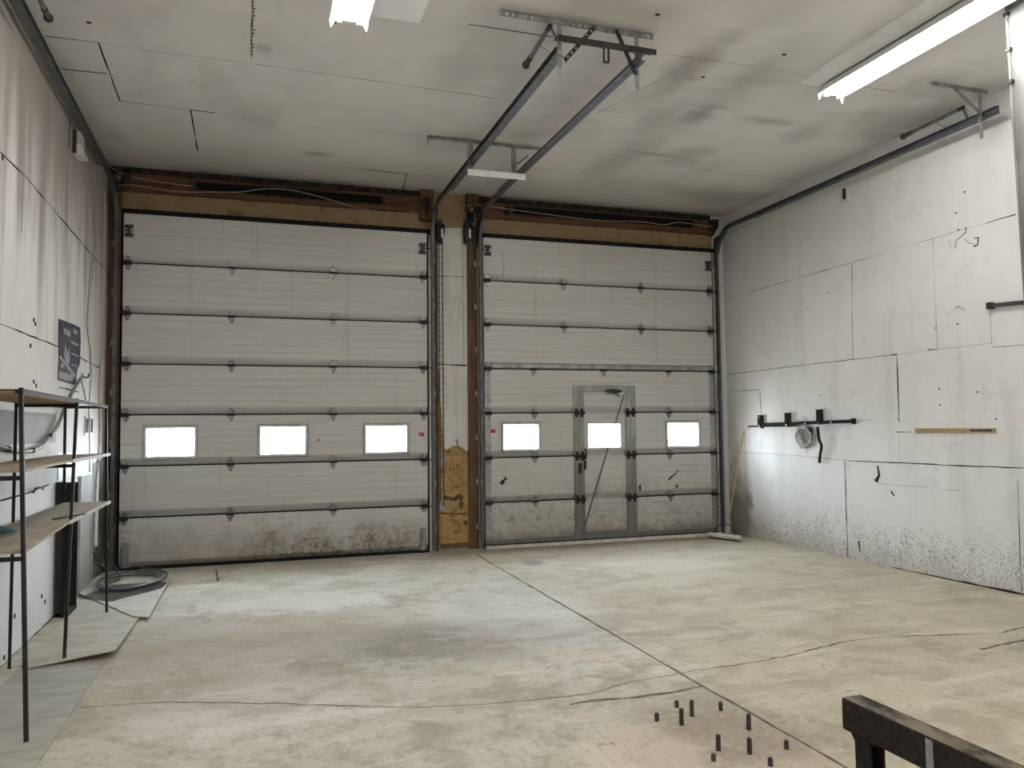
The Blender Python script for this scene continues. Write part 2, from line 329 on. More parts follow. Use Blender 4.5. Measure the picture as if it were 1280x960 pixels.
# ------------------------------------------------------------------ mesh helpers
class MB:
    def __init__(s): s.bm = bmesh.new()
    def face(s, pts):
        return s.bm.faces.new([s.bm.verts.new(p) for p in pts])
    def box(s, x0, x1, y0, y1, z0, z1):
        v = [s.bm.verts.new((x, y, z)) for z in (z0, z1) for y in (y0, y1) for x in (x0, x1)]
        for q in ((0,2,3,1), (4,5,7,6), (0,1,5,4), (2,6,7,3), (0,4,6,2), (1,3,7,5)): s.bm.faces.new([v[i] for i in q])
        return s
    def loft(s, rings, closed=True, caps=True):
        R = [[s.bm.verts.new(p) for p in r] for r in rings]
        n = len(R[0])
        for a, b in zip(R, R[1:]):
            for i in range(n if closed else n-1):
                j = (i+1) % n
                s.bm.faces.new((a[i], a[j], b[j], b[i]))
        if caps and closed:
            s.bm.faces.new(R[0][::-1]); s.bm.faces.new(R[-1])
        return s
    def prism(s, poly, axis, a, b):
        """poly: 2-D outline in the other two axes, in cyclic order (x: y,z; y: x,z; z: x,y)."""
        def p(q, t):
            return {0: (t, q[0], q[1]), 1: (q[0], t, q[1]), 2: (q[0], q[1], t)}[axis]
        return s.loft([[p(q, a) for q in poly], [p(q, b) for q in poly]])
    def bar(s, p, q, w, h, upv=(0, 0, 1)):
        p, q = Vector(p), Vector(q); d = (q-p).normalized(); u = Vector(upv)
        if abs(d.dot(u)) > .98: u = Vector((0, 1, 0))
        sd = d.cross(u).normalized(); u = sd.cross(d)
        sd *= w/2; u *= h/2
        return s.loft([[c+sd+u, c-sd+u, c-sd-u, c+sd-u] for c in (p, q)])
    def sweep(s, pts, prof, upv, closed=True):
        """Sweep a 2-D profile (side, up) along pts, the side direction fixed across the path."""
        pts = [Vector(p) for p in pts]; rings = []
        side = Vector(upv)
        for i, p in enumerate(pts):
            d = (pts[min(i+1, len(pts)-1)] - pts[max(i-1, 0)]).normalized()
            n = side.cross(d).normalized()
            rings.append([p + side*a + n*b for a, b in prof])
        return s.loft(rings, closed)
    def tube(s, pts, r, n=8, smooth_steps=0):
        pts = [Vector(p) for p in pts]
        if smooth_steps:
            P = [2*pts[0]-pts[1]] + pts + [2*pts[-1]-pts[-2]]; out = []
            for i in range(1, len(P)-2):
                for k in range(smooth_steps):
                    t = k/smooth_steps; a, b, c, d = P[i-1], P[i], P[i+1], P[i+2]
                    out.append(.5*((2*b) + (c-a)*t + (2*a-5*b+4*c-d)*t*t + (3*b-a-3*c+d)*t**3))
            pts = out + [pts[-1]]
        rings = []; prev = None
        for i, p in enumerate(pts):
            d = (pts[min(i+1, len(pts)-1)] - pts[max(i-1, 0)]).normalized()
            if prev is None:
                prev = d.orthogonal().normalized()
            prev = (prev - d*prev.dot(d)).normalized(); b = d.cross(prev)
            rr = r[i] if isinstance(r, (list, tuple)) else r
            rings.append([p + rr*(math.cos(2*PI*k/n)*prev + math.sin(2*PI*k/n)*b) for k in range(n)])
        return s.loft(rings)
    def ball(s, c, r, n=10):
        c = Vector(c)
        rings = []
        for i in range(1, n//2+1):
            a = PI*i/(n//2+1)
            rings.append([c + r*Vector((math.sin(a)*math.cos(2*PI*k/n), math.sin(a)*math.sin(2*PI*k/n), math.cos(a))) for k in range(n)])
        return s.loft(rings)
    def ribbon(s, pts, nrm, w, jit=.0, step=.12, lift=.0015, wj=.5):
        """A crack or seam: a thin strip lying on a surface, its line and width a little uneven."""
        pts = [Vector(p) for p in pts]; nrm = Vector(nrm); out = []
        for a, b in zip(pts, pts[1:]):
            k = max(1, int((b-a).length/step))
            for i in range(k):
                q = a.lerp(b, i/k)
                if jit and (i or out):
                    sd = (b-a).normalized().cross(nrm); q = q + sd*random.uniform(-jit, jit)
                out.append(q)
        out.append(pts[-1]); L = []
        for i, p in enumerate(out):
            d = (out[min(i+1, len(out)-1)]-out[max(i-1, 0)]).normalized(); sd = d.cross(nrm).normalized()
            ww = w*random.uniform(1-wj, 1+wj)/2
            L.append((s.bm.verts.new(p+nrm*lift+sd*ww), s.bm.verts.new(p+nrm*lift-sd*ww)))
        for a, b in zip(L, L[1:]): s.bm.faces.new((a[0], b[0], b[1], a[1]))
        return s
    def obj(s, name, m, parent=None, smooth=False, bevel=0., origin=None, flip=True):
        bm = s.bm
        if flip: bmesh.ops.recalc_face_normals(bm, faces=bm.faces)
        off = None
        if parent is not None: off = Vector(ORIG[parent.name])
        elif origin is not None: off = Vector(origin)
        if off is not None: bmesh.ops.translate(bm, verts=bm.verts, vec=-off)
        me = D.meshes.new(name); bm.to_mesh(me); bm.free()
        me.materials.append(MT[m] if isinstance(m, str) else m)
        if smooth:
            for p in me.polygons: p.use_smooth = True
            try: me.set_sharp_from_angle(angle=.7)
            except Exception: pass
        o = D.objects.new(name, me); COL.objects.link(o)
        if parent is not None:
            o.parent = parent; ORIG[o.name] = ORIG[parent.name]
        else:
            o.location = off if off is not None else (0, 0, 0); ORIG[o.name] = tuple(o.location)
        if bevel:
            b = o.modifiers.new('bevel', 'BEVEL'); b.width = bevel; b.segments = 2; b.limit_method = 'ANGLE'
        return o
ORIG = {}

def tag(o, label, cat, group=None, kind=None):
    o['label'] = label; o['category'] = cat
    if group: o['group'] = group
    if kind: o['kind'] = kind
    return o
def thing(name, loc, label, cat, group=None, kind=None):
    o = D.objects.new(name, None); COL.objects.link(o); o.location = loc; ORIG[o.name] = tuple(loc); o.empty_display_size = .1
    return tag(o, label, cat, group, kind)
def struct(mb, name, m, label, cat, **k):
    return tag(mb.obj(name, m, **k), label, cat, kind='structure')
def up3(p, n): return Vector(p)

# ------------------------------------------------------------------ the shell
fl = struct(MB().box(XL-.2, XR+.2, YB-.2, .5, -.2, 0), 'floor', 'floor', 'worn stained concrete floor slab with cracks across it', 'floor')
mb = MB()
F = lambda *p: [at(u, v, 2, 0) for u, v in p]
crk = lambda pts, w, j: mb.ribbon(F(*pts), (0, 0, 1), w, j, .07, .0012)
crk([(100,885),(200,878),(370,880),(500,885),(620,880),(735,868),(790,852),(860,840)], .012, .012)
crk([(860,840),(960,825),(1060,802),(1100,797),(1150,795),(1245,792),(1280,785),(1330,774)], .016, .014)
crk([(713,881),(740,876),(780,873),(830,867),(880,858)], .03, .008)
crk([(1225,812),(1250,806),(1280,800),(1320,792)], .03, .012)
crk([(210,733),(260,728),(285,720)], .012, .012)
crk([(272,727),(270,712)], .02, .01)
mb.ribbon([at(595,693,2,0), Vector((4.21,-3.5,0)), Vector((4.19,-5.7,0)), Vector((4.19,-7.2,0)), Vector((4.2,-12,0))], (0,0,1), .022, .004, .15, .0012, .35)
mb.obj('floor_cracks', 'crack', fl)

ce = struct(MB().box(XL-.2, XR+.2, YB-.2, .5, ZC, ZC+.2), 'ceiling', 'ceiling', 'grubby white ceiling of large boards with dark smudges', 'ceiling')
mb = MB()
Cc = lambda *p: [at(u, v, 2, ZC) for u, v in p]
ms = lambda pts, w: mb.ribbon(Cc(*pts), (0, 0, -1), w, .003, .2, .0015, .6)
for pts, w in [([(57,45),(123,53)], .011), ([(123,53),(150,126)], .012), ([(77,86),(134,92)], .014), ([(150,126),(238,137)], .009),
               ([(238,137),(247,188)], .013), ([(238,137),(268,141)], .02), ([(450,211),(508,217)], .022), ([(508,217),(503,240)], .012),
               ([(585,30),(690,46)], .012), ([(1073,107),(1120,115)], .012), ([(840,207),(895,214)], .011)]: ms(pts, w)
mb.obj('board_gaps', 'seam', ce)
mb = MB()
for pts, w in [([(123,53),(180,62),(320,80)], .006), ([(320,80),(470,101),(620,123)], .009), ([(268,141),(400,160),(535,170)], .005), ([(330,198),(450,211)], .006),
               ([(508,217),(580,223)], .006), ([(316,0),(314,75)], .012), ([(690,180),(840,207)], .006), ([(745,142),(870,75)], .007), ([(640,230),(800,246)], .006),
               ([(690,46),(820,66),(960,85)], .006), ([(895,214),(1000,226)], .007), ([(700,128),(835,150)], .005), ([(960,85),(1073,107)], .004)]: ms(pts, w)
mb.obj('board_seams', 'pale_seam', ce)
mb = MB()
for k in range(16):
    p = at(316+random.uniform(-2, 2), 2+k*4.4, 2, ZC); mb.box(p.x-.008, p.x+.008, p.y-.01, p.y+.01, ZC-.002, ZC)
for px in [(111,28),(419,28),(822,18),(879,96),(980,68)]:
    p = at(*px, 2, ZC); mb.box(p.x-.018, p.x+.018, p.y-.012, p.y+.012, ZC-.004, ZC)
mb.obj('nail_marks', 'seam', ce)

wl = struct(MB().box(XL-.2, XL, YB, 0, 0, ZC), 'wall_left', 'wall_l', 'sooty white boarded wall on the left behind the rack', 'wall')
mb = MB(); L = lambda *p: [at(u, v, 0, XL) for u, v in p]
s_ = lambda pts, w, j=.003: mb.ribbon(L(*pts), (1, 0, 0), w, j, .15, .0015, .5)
for pts, w in [([(0,190),(30,219),(115,319),(130,336)], .012), ([(0,405),(72,433),(125,460)], .010), ([(0,626),(33,617),(62,605)], .012), ([(118,322),(110,390),(113,470)], .014),
               ([(87,140),(86,186)], .03), ([(121,205),(117,320)], .014), ([(73,484),(98,490)], .01), ([(29,220),(26,290)], .006), ([(0,836),(62,775),(115,722)], .02)]: s_(pts, w)
for px in [(42,400),(44,405),(38,432),(42,477),(45,482),(3,197),(5,822),(1,835),(52,745),(56,752),(18,770)]:
    p = at(*px, 0, XL); mb.box(XL, XL+.003, p.y-.02, p.y+.02, p.z-.016, p.z+.016)
mb.obj('board_seams', 'seam', wl)

m = MB(); m.box(XL, XL+.0015, -4.35, -2.5, 1.55, 1.80); m.obj('grey_paint_patch', 'grey_paint', wl)
wr = struct(MB().box(XR, XR+.2, YB, 0, 0, ZC), 'wall_right', 'wall_r', 'white boarded wall on the right, dirty along its foot', 'wall')
mb = MB(); R = lambda *p: [at(u, v, 0, XR) for u, v in p]
s_ = lambda pts, w, j=.003: mb.ribbon(R(*pts), (-1, 0, 0), w*.7, j, .15, .0015, .5)
for pts, w in [([(940,364),(1000,347),(1080,324)], .008), ([(1233,279),(1270,268)], .012), ([(1065,330),(1066,450)], .009), ([(910,468),(1000,457),(1112,444)], .010),
               ([(1112,444),(1121,443),(1121,447),(1124,522)], .022), ([(950,487),(952,525)], .012), ([(915,489),(950,487)], .008), ([(1056,577),(1060,697)], .018),
               ([(1060,576),(1130,579),(1200,582),(1280,585)], .014), ([(903,669),(990,687),(1110,709),(1280,743)], .03), ([(1272,600),(1277,740)], .01),
               ([(1207,284),(1208,290),(1195,301),(1194,310)], .016), ([(1218,298),(1223,297),(1222,306),(1217,308)], .02), ([(1206,299),(1212,304),(1218,305)], .008),
               ([(1160,437),(1172,437)], .012), ([(1194,386),(1197,383),(1206,388)], .008), ([(1120,540),(1140,540)], .01), ([(1097,582),(1099,594),(1096,600)], .045), ([(1114,614),(1118,620)], .03), ([(1074,676),(1075,690)], .03), ([(1093,600),(1098,601)], .05)]: s_(pts, w)
for px in [(1001,560),(1008,560),(1026,560),(1067,490),(1026,494),(1197,405),(1170,410),(1222,490),(1245,524),(1174,486),(1175,506),(1198,287),(1195,266),(1123,523),(1124,526),(1206,240),(1010,385),(1036,366),(953,404)]:
    p = at(*px, 0, XR); mb.box(XR-.003, XR, p.y-.009, p.y+.009, p.z-.008, p.z+.008)
mb.obj('board_gaps', 'seam', wr)
mb = MB()
for pts, w in [([(903,375),(940,364)], .006), ([(1080,324),(1170,297),(1233,279)], .006), ([(1166,296),(1172,440)], .006), ([(1121,443),(1180,436),(1240,429)], .006), ([(1240,434),(1280,431)], .008),
               ([(1237,385),(1240,430)], .006), ([(1124,540),(1124,577)], .006), ([(920,565),(990,569),(1060,576)], .007), ([(952,525),(952,570)], .005), ([(1044,535),(1045,575)], .005),
               ([(914,536),(938,536)], .008), ([(1068,527),(1096,524)], .006), ([(1100,605),(1130,607),(1160,609)], .006), ([(1180,612),(1200,613)], .008), ([(1182,394),(1196,385)], .006), ([(1199,302),(1190,312),(1186,300)], .006)]: s_(pts, w)
mb.obj('board_seams', 'pale_seam', wr)

# end wall with its two door openings; the opening edges sit behind the jambs
mb = MB()
mb.box(XL, A0+.0, 0, .25, 0, ZC).box(A1, B0, 0, .25, 0, ZC).box(B1, XR, 0, .25, 0, ZC).box(A0, A1, 0, .25, DH+.02, ZC).box(B0, B1, 0, .25, DH+.02, ZC)
wb = struct(mb, 'wall_back', 'wall_b', 'end wall holding the two overhead doors', 'wall')
# rear wall behind the camera
mb = MB()
mb.box(XL, XR, YB-.2, YB, 0, ZC)
wf = struct(mb, 'wall_front', 'wall_b', 'plain rear wall of the hall', 'wall')
mb = MB()
for x in (A0, A1, B0, B1): mb.box(x-.035, x+.035, Y1, 0, 0, DH+.02)
for a, b in ((A0, A1), (B0, B1)): mb.box(a, b, Y1, 0, DH-.03, DH+.05)
mb.obj('door_stops', 'black', wb)

# ------------------------------------------------------------------ trim round the doors
def trim(n, mb, m, label, **k): return struct(mb, f'trim_{n}', m, label, 'trim', **k)
trim(1, MB().box(XL+.002, A0-.03, -.045, 0, 0, 4.76), 'moss', 'brown jamb board left of the left door, mossy at its foot')
trim(2, MB().box(3.80, 3.867, -.045, 0, 0, 4.43), 'jamb', 'brown jamb board between the left door and the middle panel')
trim(3, MB().box(4.285, 4.425, -.045, 0, 0, 4.43), 'jamb', 'brown jamb board between the middle panel and the right door')
trim(4, MB().box(8.17, 8.33, -.05, 0, 0, ZC-.15), 'whitewood', 'white painted jamb board right of the right door')
# middle panel: white painted sheet torn off above bare strand board
mb = MB()
P = [(3.868,2.42),(3.885,2.40),(3.90,2.05),(3.925,1.62),(3.945,1.40),(3.965,1.345),(4.02,1.36),(4.06,1.395),(4.16,1.395),(4.22,1.35),(4.255,1.315),(4.285,1.33),(4.285,4.40),(3.868,4.375)]
mb.prism(P, 1, -.021, -.0125)
pn = trim(5, mb, 'whitewood', 'white painted sheet between the two doors, torn at its foot')
mb = MB(); B_ = lambda *p: [Vector((q.x, -.0215, q.z)) for q in (at(u, v, 1, -.0215) for u, v in p)]
for pts, w in [([(545,345),(583,346)], .008), ([(546,455),(583,457)], .016), ([(578,300),(580,455)], .004), ([(568,372),(575,371),(576,380),(569,385),(567,376),(571,379)], .006), ([(571,549),(572,556)], .014), ([(568,548),(568,553)], .01)]:
    mb.ribbon(B_(*pts), (0, -1, 0), w, .001, .1, .001)
mb.obj('panel_seams', 'seam', pn)
mb = MB(); mb.box(3.868, 4.285, -.012, 0, .06, 4.42)
ob = trim(6, mb, 'osb', 'bare strand board showing below the torn white sheet')
mb = MB(); Bo = lambda *p: [Vector((q.x, -.0125, q.z)) for q in (at(u, v, 1, -.0125) for u, v in p)]
# the faded stencil strokes and stains on the bare board
for pts, w in [([(553,580),(553,592)], .012), ([(557,580),(557,592)], .012), ([(553,586),(557,586)], .01), ([(562,580),(562,592),(567,592),(567,580),(562,580)], .01), ([(562,586),(567,586)], .01),
               ([(572,580),(572,592)], .012), ([(572,580),(577,580)], .01), ([(572,586),(576,586)], .01)]:
    mb.ribbon(Bo(*pts), (0, -1, 0), w, .001, .05, .001)
mb.obj('stencil_strokes', 'jamb', ob)
mb = MB()
mb.ribbon(Bo((545,641),(560,642),(584,642)), (0,-1,0), .02, .004, .05, .001)
mb.ribbon(Bo((555,622),(568,624),(577,620)), (0,-1,0), .05, .01, .05, .001)
mb.ribbon(Bo((577,620),(576,636)), (0,-1,0), .05, .01, .05, .001)
mb.ribbon(Bo((581,651),(583,656)), (0,-1,0), .05, .01, .05, .001)
mb.obj('brown_stains', 'jamb', ob)
trim(7, MB().box(3.89, 4.28, -.04, -.0125, .02, .085), 'jamb', 'dark sill block under the bare strand board')
trim(8, MB().box(3.80, 4.425, -.02, -.001, 4.43, ZC), 'tan', 'tan board above the middle panel, up to the ceiling')
# header boards over each door
for n, (a, b) in enumerate(((A0-.03, 3.80), (4.425, 8.17))):
    trim(9+3*n, MB().box(a, b, -.035, 0, 4.33, 4.545), 'tan', f'tan header board right above the {("left","right")[n]} door')
    trim(10+3*n, MB().box(a, b, -.09, 0, 4.55, 4.765), 'redwood', f'red-brown lumber over the tan board of the {("left","right")[n]} door', bevel=.004)
    trim(11+3*n, MB().box(a, b, -.10, -.035, DH+.005, 4.325), 'black', f'black weather strip along the top of the {("left","right")[n]} door')
trim(15, MB().box(3.62, 3.80, -.13, -.0, 4.44, ZC-.002), 'redwood', 'brown bearing block left of the middle panel')
trim(16, MB().box(4.27, 4.42, -.12, -.0, 4.62, ZC-.002), 'jamb', 'brown bearing block right of the middle panel')
mb = MB()
mb.box(XL+.002, 3.62, -.02, 0, 4.766, ZC-.001)
trim(17, mb, 'seam', 'dark open gap between the left header and the ceiling')
trim(18, MB().box(4.42, 8.17, -.02, 0, 4.766, ZC-.001), 'seam', 'dark open gap between the right header and the ceiling')

# ------------------------------------------------------------------ the overhead doors
def profile(z0, z1, zb, yo=0.):
    """Inner face outline of a section whose bottom is at zb, clipped to z0..z1."""
    pts = [(0.014, Y0+.050), (.022, Y0+.048), (.050, Y0+.030), (.088, Y0+.003), (.098, Y0)]
    for g in (.17, .26, .35, .44, .53): pts += [(g-.006, Y0), (g, Y0+.004), (g+.006, Y0)]
    pts += [(.594, Y0), (SEC-.004, Y0+.010)]
    pts = [(z+zb, y) for z, y in pts]
    def yat(z):
        for (a, ya), (b, yb) in zip(pts, pts[1:]):
            if a <= z <= b: return ya+(yb-ya)*(z-a)/(b-a)
        return pts[0][1] if z < pts[0][0] else pts[-1][1]
    lo, hi = max(z0, pts[0][0]), min(z1, pts[-1][0])
    q = [(lo, yat(lo))] + [p for p in pts if lo < p[0] < hi] + [(hi, yat(hi))]
    bk = []
    if hi >= pts[-1][0]: bk += [(-.058, hi), (-.058, zb+SEC), (Y1, zb+SEC)]     # tongue closing the joint from behind
    else: bk += [(Y1, hi)]
    if lo <= pts[0][0]: bk += [(Y1, zb), (-.058, zb), (-.058, lo)]
    else: bk += [(Y1, lo)]
    return [(y+yo, z) for z, y in q] + [(y+yo, z) for y, z in bk]
def section(mb, x0, x1, i, z0=-1, z1=99, holes=(), hz=None, yo=0.):
    zb = i*SEC; z0 = max(z0, zb); z1 = min(z1, zb+SEC)
    xs = x0
    for a, b in holes:
        mb.prism(profile(z0, z1, zb, yo), 0, xs, a)
        mb.prism(profile(z0, hz[0], zb, yo), 0, a, b); mb.prism(profile(hz[1], z1, zb, yo), 0, a, b)
        xs = b
    mb.prism(profile(z0, z1, zb, yo), 0, xs, x1)
    return mb
HZ = (1.335, 1.668)
def hinge_mb(mb, x, z, w=.038, h=.088, y=Y0):
    up = [(x-w, z+.012), (x-w*.95, z+.035), (x-w*.25, z+h), (x+w*.25, z+h), (x+w*.95, z+.035), (x+w, z+.012)]
    dn = [(px, 2*z-pz) for px, pz in up]
    mb.prism(up, 1, y-.006, y+.001).prism(dn, 1, y-.006, y+.012)
    for s in (-1, 1):
        for dx, dz in ((-.018, .028), (.018, .028), (0, .06)):
            mb.tube([(x+dx, y-.006, z+s*dz), (x+dx, y-.013, z+s*dz)], .007, 6)
def hinge(door, x, z, y=Y0, m='hinge', roller=0):
    mb = MB(); hinge_mb(mb, x, z, y=y)
    o = mb.obj('hinge', m, door)
    mb = MB()
    mb.tube([(x-.05, y-.014, z), (x+.05, y-.014, z)], .014, 8)
    if roller:
        mb.bar((x-.03*roller, y-.02, z), (x+.05*roller, y-.02, z), .05, .05)
        mb.tube([(x, y-.045, z), (x+roller*.135, y-.045, z)], .007, 6)
        mb.tube([(x+roller*.115, y-.045, z), (x+roller*.14, y-.045, z)], .022, 10)
    k = mb.obj('knuckle', 'blackmetal', o)
    return o
def top_bracket(door, x, z, s):
    mb = MB(); mb.box(x-.05, x+.05, Y0-.005, Y0, z-.085, z+.085)
    o = mb.obj('top_bracket', 'galv', door)
    mb = MB()
    for dz in (-.055, .05): mb.bar((x-.045, Y0-.018, z+dz), (x+.045, Y0-.018, z+dz), .026, .03)
    mb.bar((x, Y0-.02, z-.06), (x, Y0-.02, z+.06), .03, .03)
    mb.tube([(x, Y0-.03, z), (x+s*.13, Y0-.03, z)], .007, 6).tube([(x+s*.11, Y0-.03, z), (x+s*.135, Y0-.03, z)], .022, 10)
    mb.obj('roller_carrier', 'darksteel', o)
    return o
def bottom_bracket(door, x):
    mb = MB(); mb.box(x-.04, x+.04, Y0-.008, Y0, .03, .33).box(x-.03, x-.022, Y0-.05, Y0-.008, .05, .3)
    mb.tube([(x, Y0-.04, .1), (x, Y0-.04, .26)], .008, 6)
    return mb.obj('bottom_bracket', 'galv', door)
def window(door, x0, x1, y=Y0, z=HZ):
    mb = MB(); w = .035
    a, b = z
    for q in ((x0-w, x1+w, a-w, a), (x0-w, x1+w, b, b+w), (x0-w, x0, a, b), (x1, x1+w, a, b)):
        mb.box(q[0], q[1], y-.012, y+.004, q[2], q[3])
    o = mb.obj('window_frame', 'frame_pale', door, bevel=.004)
    mb = MB(); g = w+.006
    for q in ((x0-g, x1+g, a-g, a-w), (x0-g, x1+g, b+w, b+g), (x0-g, x0-w, a-w, b+w), (x1+w, x1+g, a-w, b+w)): mb.box(q[0], q[1], y-.003, y+.004, q[2], q[3])
    mb.obj('gasket', 'seam', o)
    MB().box(x0-.002, x1+.002, y+.02, y+.026, a-.002, b+.002).obj('pane', 'pane', o)
    return o

# left door
dA = thing('door_1', (0, 0, 0), 'closed white sectional overhead door on the left with three plain windows', 'door', kind='structure')
winA = [(.282, .814), (1.586, 2.122), (2.892, 3.418)]
for i in range(7):
    section(MB(), A0, A1, i, holes=winA if i == 2 else (), hz=HZ).obj('section', 'door_a', dA)
for w in winA: window(dA, *w)
for i in range(1, 7):
    for x in (1.233, 2.471): hinge(dA, x, i*SEC)
    hinge(dA, .055, i*SEC, roller=-1); hinge(dA, A1-.055, i*SEC, roller=1)
for i in range(1, 7): MB().box(A0+.02, A1-.02, Y0+.012, Y0+.05, i*SEC-.005, i*SEC+.011).obj('dark_joint_strip', 'black', dA)  # black strips added in the joints to supply the dark seam lines
top_bracket(dA, .06, 4.05, -1); top_bracket(dA, A1-.06, 4.05, 1)
bottom_bracket(dA, .075); bottom_bracket(dA, A1-.075)
MB().box(A0, A1, Y0-.012, Y1, .0, .035).obj('bottom_seal', 'black', dA, bevel=.008)
p = at(527, 543, 1, Y0); MB().box(p.x-.035, p.x+.035, Y0-.0025, Y0-.0005, p.z-.024, p.z+.024).obj('red_sticker', 'red', dA)
p = at(398, 550, 1, Y0); MB().tube([(p.x, Y0-.004, p.z), (p.x, Y0, p.z)], .012, 8).obj('plug', 'black', dA)

# right door with its wicket
dB = thing('door_2', (B0, 0, 0), 'closed white sectional overhead door on the right with a walk-through door in it', 'door', kind='structure')
WX0, WX1, LX0, LX1, WZ, LZ = 5.80, 6.77, 5.885, 6.685, 2.22, 2.13
winB = [(4.767, 5.268), (6.028, 6.526), (7.304, 7.808)]
for i in range(7):
    if i < 4:
        for a, b, ws in ((B0, WX0+.02, [winB[0]]), (WX1-.02, B1, [winB[2]])):
            section(MB(), a, b, i, z0=.07, holes=ws if i == 2 else (), hz=HZ).obj('section', 'door_b', dB)
        if i == 3: section(MB(), WX0+.02, WX1-.02, 3, z0=WZ-.02).obj('section', 'door_b', dB)
    else: section(MB(), B0, B1, i).obj('section', 'door_b', dB)
window(dB, *winB[0]); window(dB, *winB[2])
for i in range(1, 7):
    for x in ((5.677, 6.898) if i > 4 else (5.211, 6.281, 7.335) if i == 4 else (5.215, 7.325)): hinge(dB, x, i*SEC)
    hinge(dB, B0+.055, i*SEC, roller=-1); hinge(dB, B1-.055, i*SEC, roller=1)
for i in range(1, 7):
    for a, b in (((B0+.02, WX0+.01), (WX1-.01, B1-.02)) if i < 4 else ((B0+.02, B1-.02),)): MB().box(a, b, Y0+.012, Y0+.05, i*SEC-.005, i*SEC+.011).obj('dark_joint_strip', 'black', dB)  # same added dark strips, split round the wicket
top_bracket(dB, B0+.06, 4.08, -1); top_bracket(dB, B1-.06, 4.05, 1)
# strut over the fourth section, galvanised end stiles below it
mb = MB(); z = 4*SEC
mb.prism([(Y0-.001, z+.012), (Y0-.012, z+.012), (Y0-.022, z+.02), (Y0-.022, z+.068), (Y0-.012, z+.078), (Y0-.001, z+.078)], 0, B0+.10, B1-.06)
mb.obj('strut', 'alu', dB)
for a, b in ((B0, B0+.085), (B1-.085, B1)):
    mb = MB()
    for i in range(4): mb.box(a, b, Y0-.004, Y0+.002, max(i*SEC, .07)+.09, (i+1)*SEC-.02)
    mb.obj('end_stile', 'galv', dB)
mb = MB(); mb.box(B0, B1, Y0-.016, Y1, .055, .11)
mb.obj('bottom_rail', 'frame_alu', dB, bevel=.004)
MB().box(B0, B1, Y0-.02, Y1, .0, .055).obj('bottom_seal', 'seam', dB)
p = at(616, 539, 1, Y0); MB().box(p.x-.035, p.x+.035, Y0-.0025, Y0-.0005, p.z-.024, p.z+.024).obj('red_sticker', 'red', dB)
mb = MB(); mb.ribbon([(4.72+.06, Y0, 4.05), (4.72+.065, Y0, 3.72)], (0,-1,0), .006, .002, .05, .001); mb.obj('scratch', 'seam', dB)
mb = MB(); mb.ribbon([Vector((q.x, Y0, q.z)) for q in (at(626,605,1,Y0), at(633,597,1,Y0))], (0,-1,0), .04, .003, .03, .001)
for a, b in (((835,600),(848,588)), ((838,597),(845,592))): mb.ribbon([at(*a,1,Y0), at(*b,1,Y0)], (0,-1,0), .02, .004, .03, .001)
p = at(846,608,1,Y0); mb.box(p.x-.02, p.x+.02, Y0-.002, Y0, p.z-.02, p.z+.02)
p = at(800,610,1,Y0); mb.box(p.x-.018, p.x+.018, Y0-.002, Y0, p.z-.04, p.z+.04)
mb.obj('scuffs', 'seam', dB)
# fixed frame of the wicket
mb = MB()
for a, b in ((WX0, LX0-.006), (LX1+.006, WX1)): mb.box(a, b, Y0-.022, Y1, .1, WZ-.09)
mb.box(WX0, WX1, Y0-.022, Y1, WZ-.09, WZ)
mb.obj('wicket_frame', 'frame_alu', dB, bevel=.006)
# wicket leaf
wk = MB()
for a, b in ((LX0, LX0+.075), (LX1-.075, LX1)): wk.box(a, b, Y0-.016, Y1, .125, LZ)
wk.box(LX0, LX1, Y0-.012, Y1, .10, .15)
wk = wk.obj('wicket_door', 'frame_alu', dB, bevel=.004)
for i in range(4):
    section(MB(), LX0+.075, LX1-.075, i, z0=.15, z1=LZ, holes=[winB[1]] if i == 2 else (), hz=HZ).obj('panel', 'door_b', wk)
mb = MB(); x0, x1 = winB[1]; w = .035; a, b = HZ
for q in ((x0-w, x1+w, a-w, a), (x0-w, x1+w, b, b+w), (x0-w, x0, a, b), (x1, x1+w, a, b)): mb.box(q[0], q[1], Y0-.012, Y0+.004, q[2], q[3])
mb.obj('window_frame', 'frame_pale', wk, bevel=.004)
MB().box(x0-.002, x1+.002, Y0+.02, Y0+.026, a-.002, b+.002).obj('pane', 'pane', wk)
for i in (1, 2, 3):
    for xs in ((LX0-.045, LX0+.04), (LX1-.04, LX1+.045)):
        for x in xs:
            mb = MB(); z = i*SEC
            mb.box(x-.034, x+.034, Y0-.034, Y0-.014, z-.028, z+.028).tube([(x-.034, Y0-.042, z), (x+.034, Y0-.042, z)], .016, 8)
            for dz in (-.045, .045): mb.box(x-.02, x+.02, Y0-.028, Y0-.014, z+dz-.018, z+dz+.018)
            mb.obj('hinge', 'blackmetal', wk)
mb = MB(); mb.box(5.945, 5.975, Y0-.04, Y0-.014, 1.03, 1.16).box(5.86, 5.90, Y0-.05, Y0-.02, .98, 1.12)
mb.tube([(5.955, Y0-.04, 1.32), (5.955, Y0-.075, 1.3), (5.955, Y0-.075, 1.2), (5.955, Y0-.04, 1.18)], .011, 8, 4)
mb.obj('lock_handle', 'blackmetal', wk)
p, q = at(780,495,1,Y0-.02), at(756,545,1,Y0-.02)
mb = MB(); mb.tube([at(780,494,1,Y0-.02), at(731,657,1,Y0-.02)], .007, 6); mb.obj('brace_rod', 'darksteel', wk)
mb = MB(); mb.ball((0,0,0), 1, 12)
bmesh.ops.scale(mb.bm, vec=(.14, .028, .03), verts=mb.bm.verts); c = at(767, 489, 1, Y0-.045); bmesh.ops.translate(mb.bm, verts=mb.bm.verts, vec=c)
mb.bar((c.x, Y0-.045, c.z-.02), (c.x+.1, Y0-.035, c.z-.075), .018, .014)
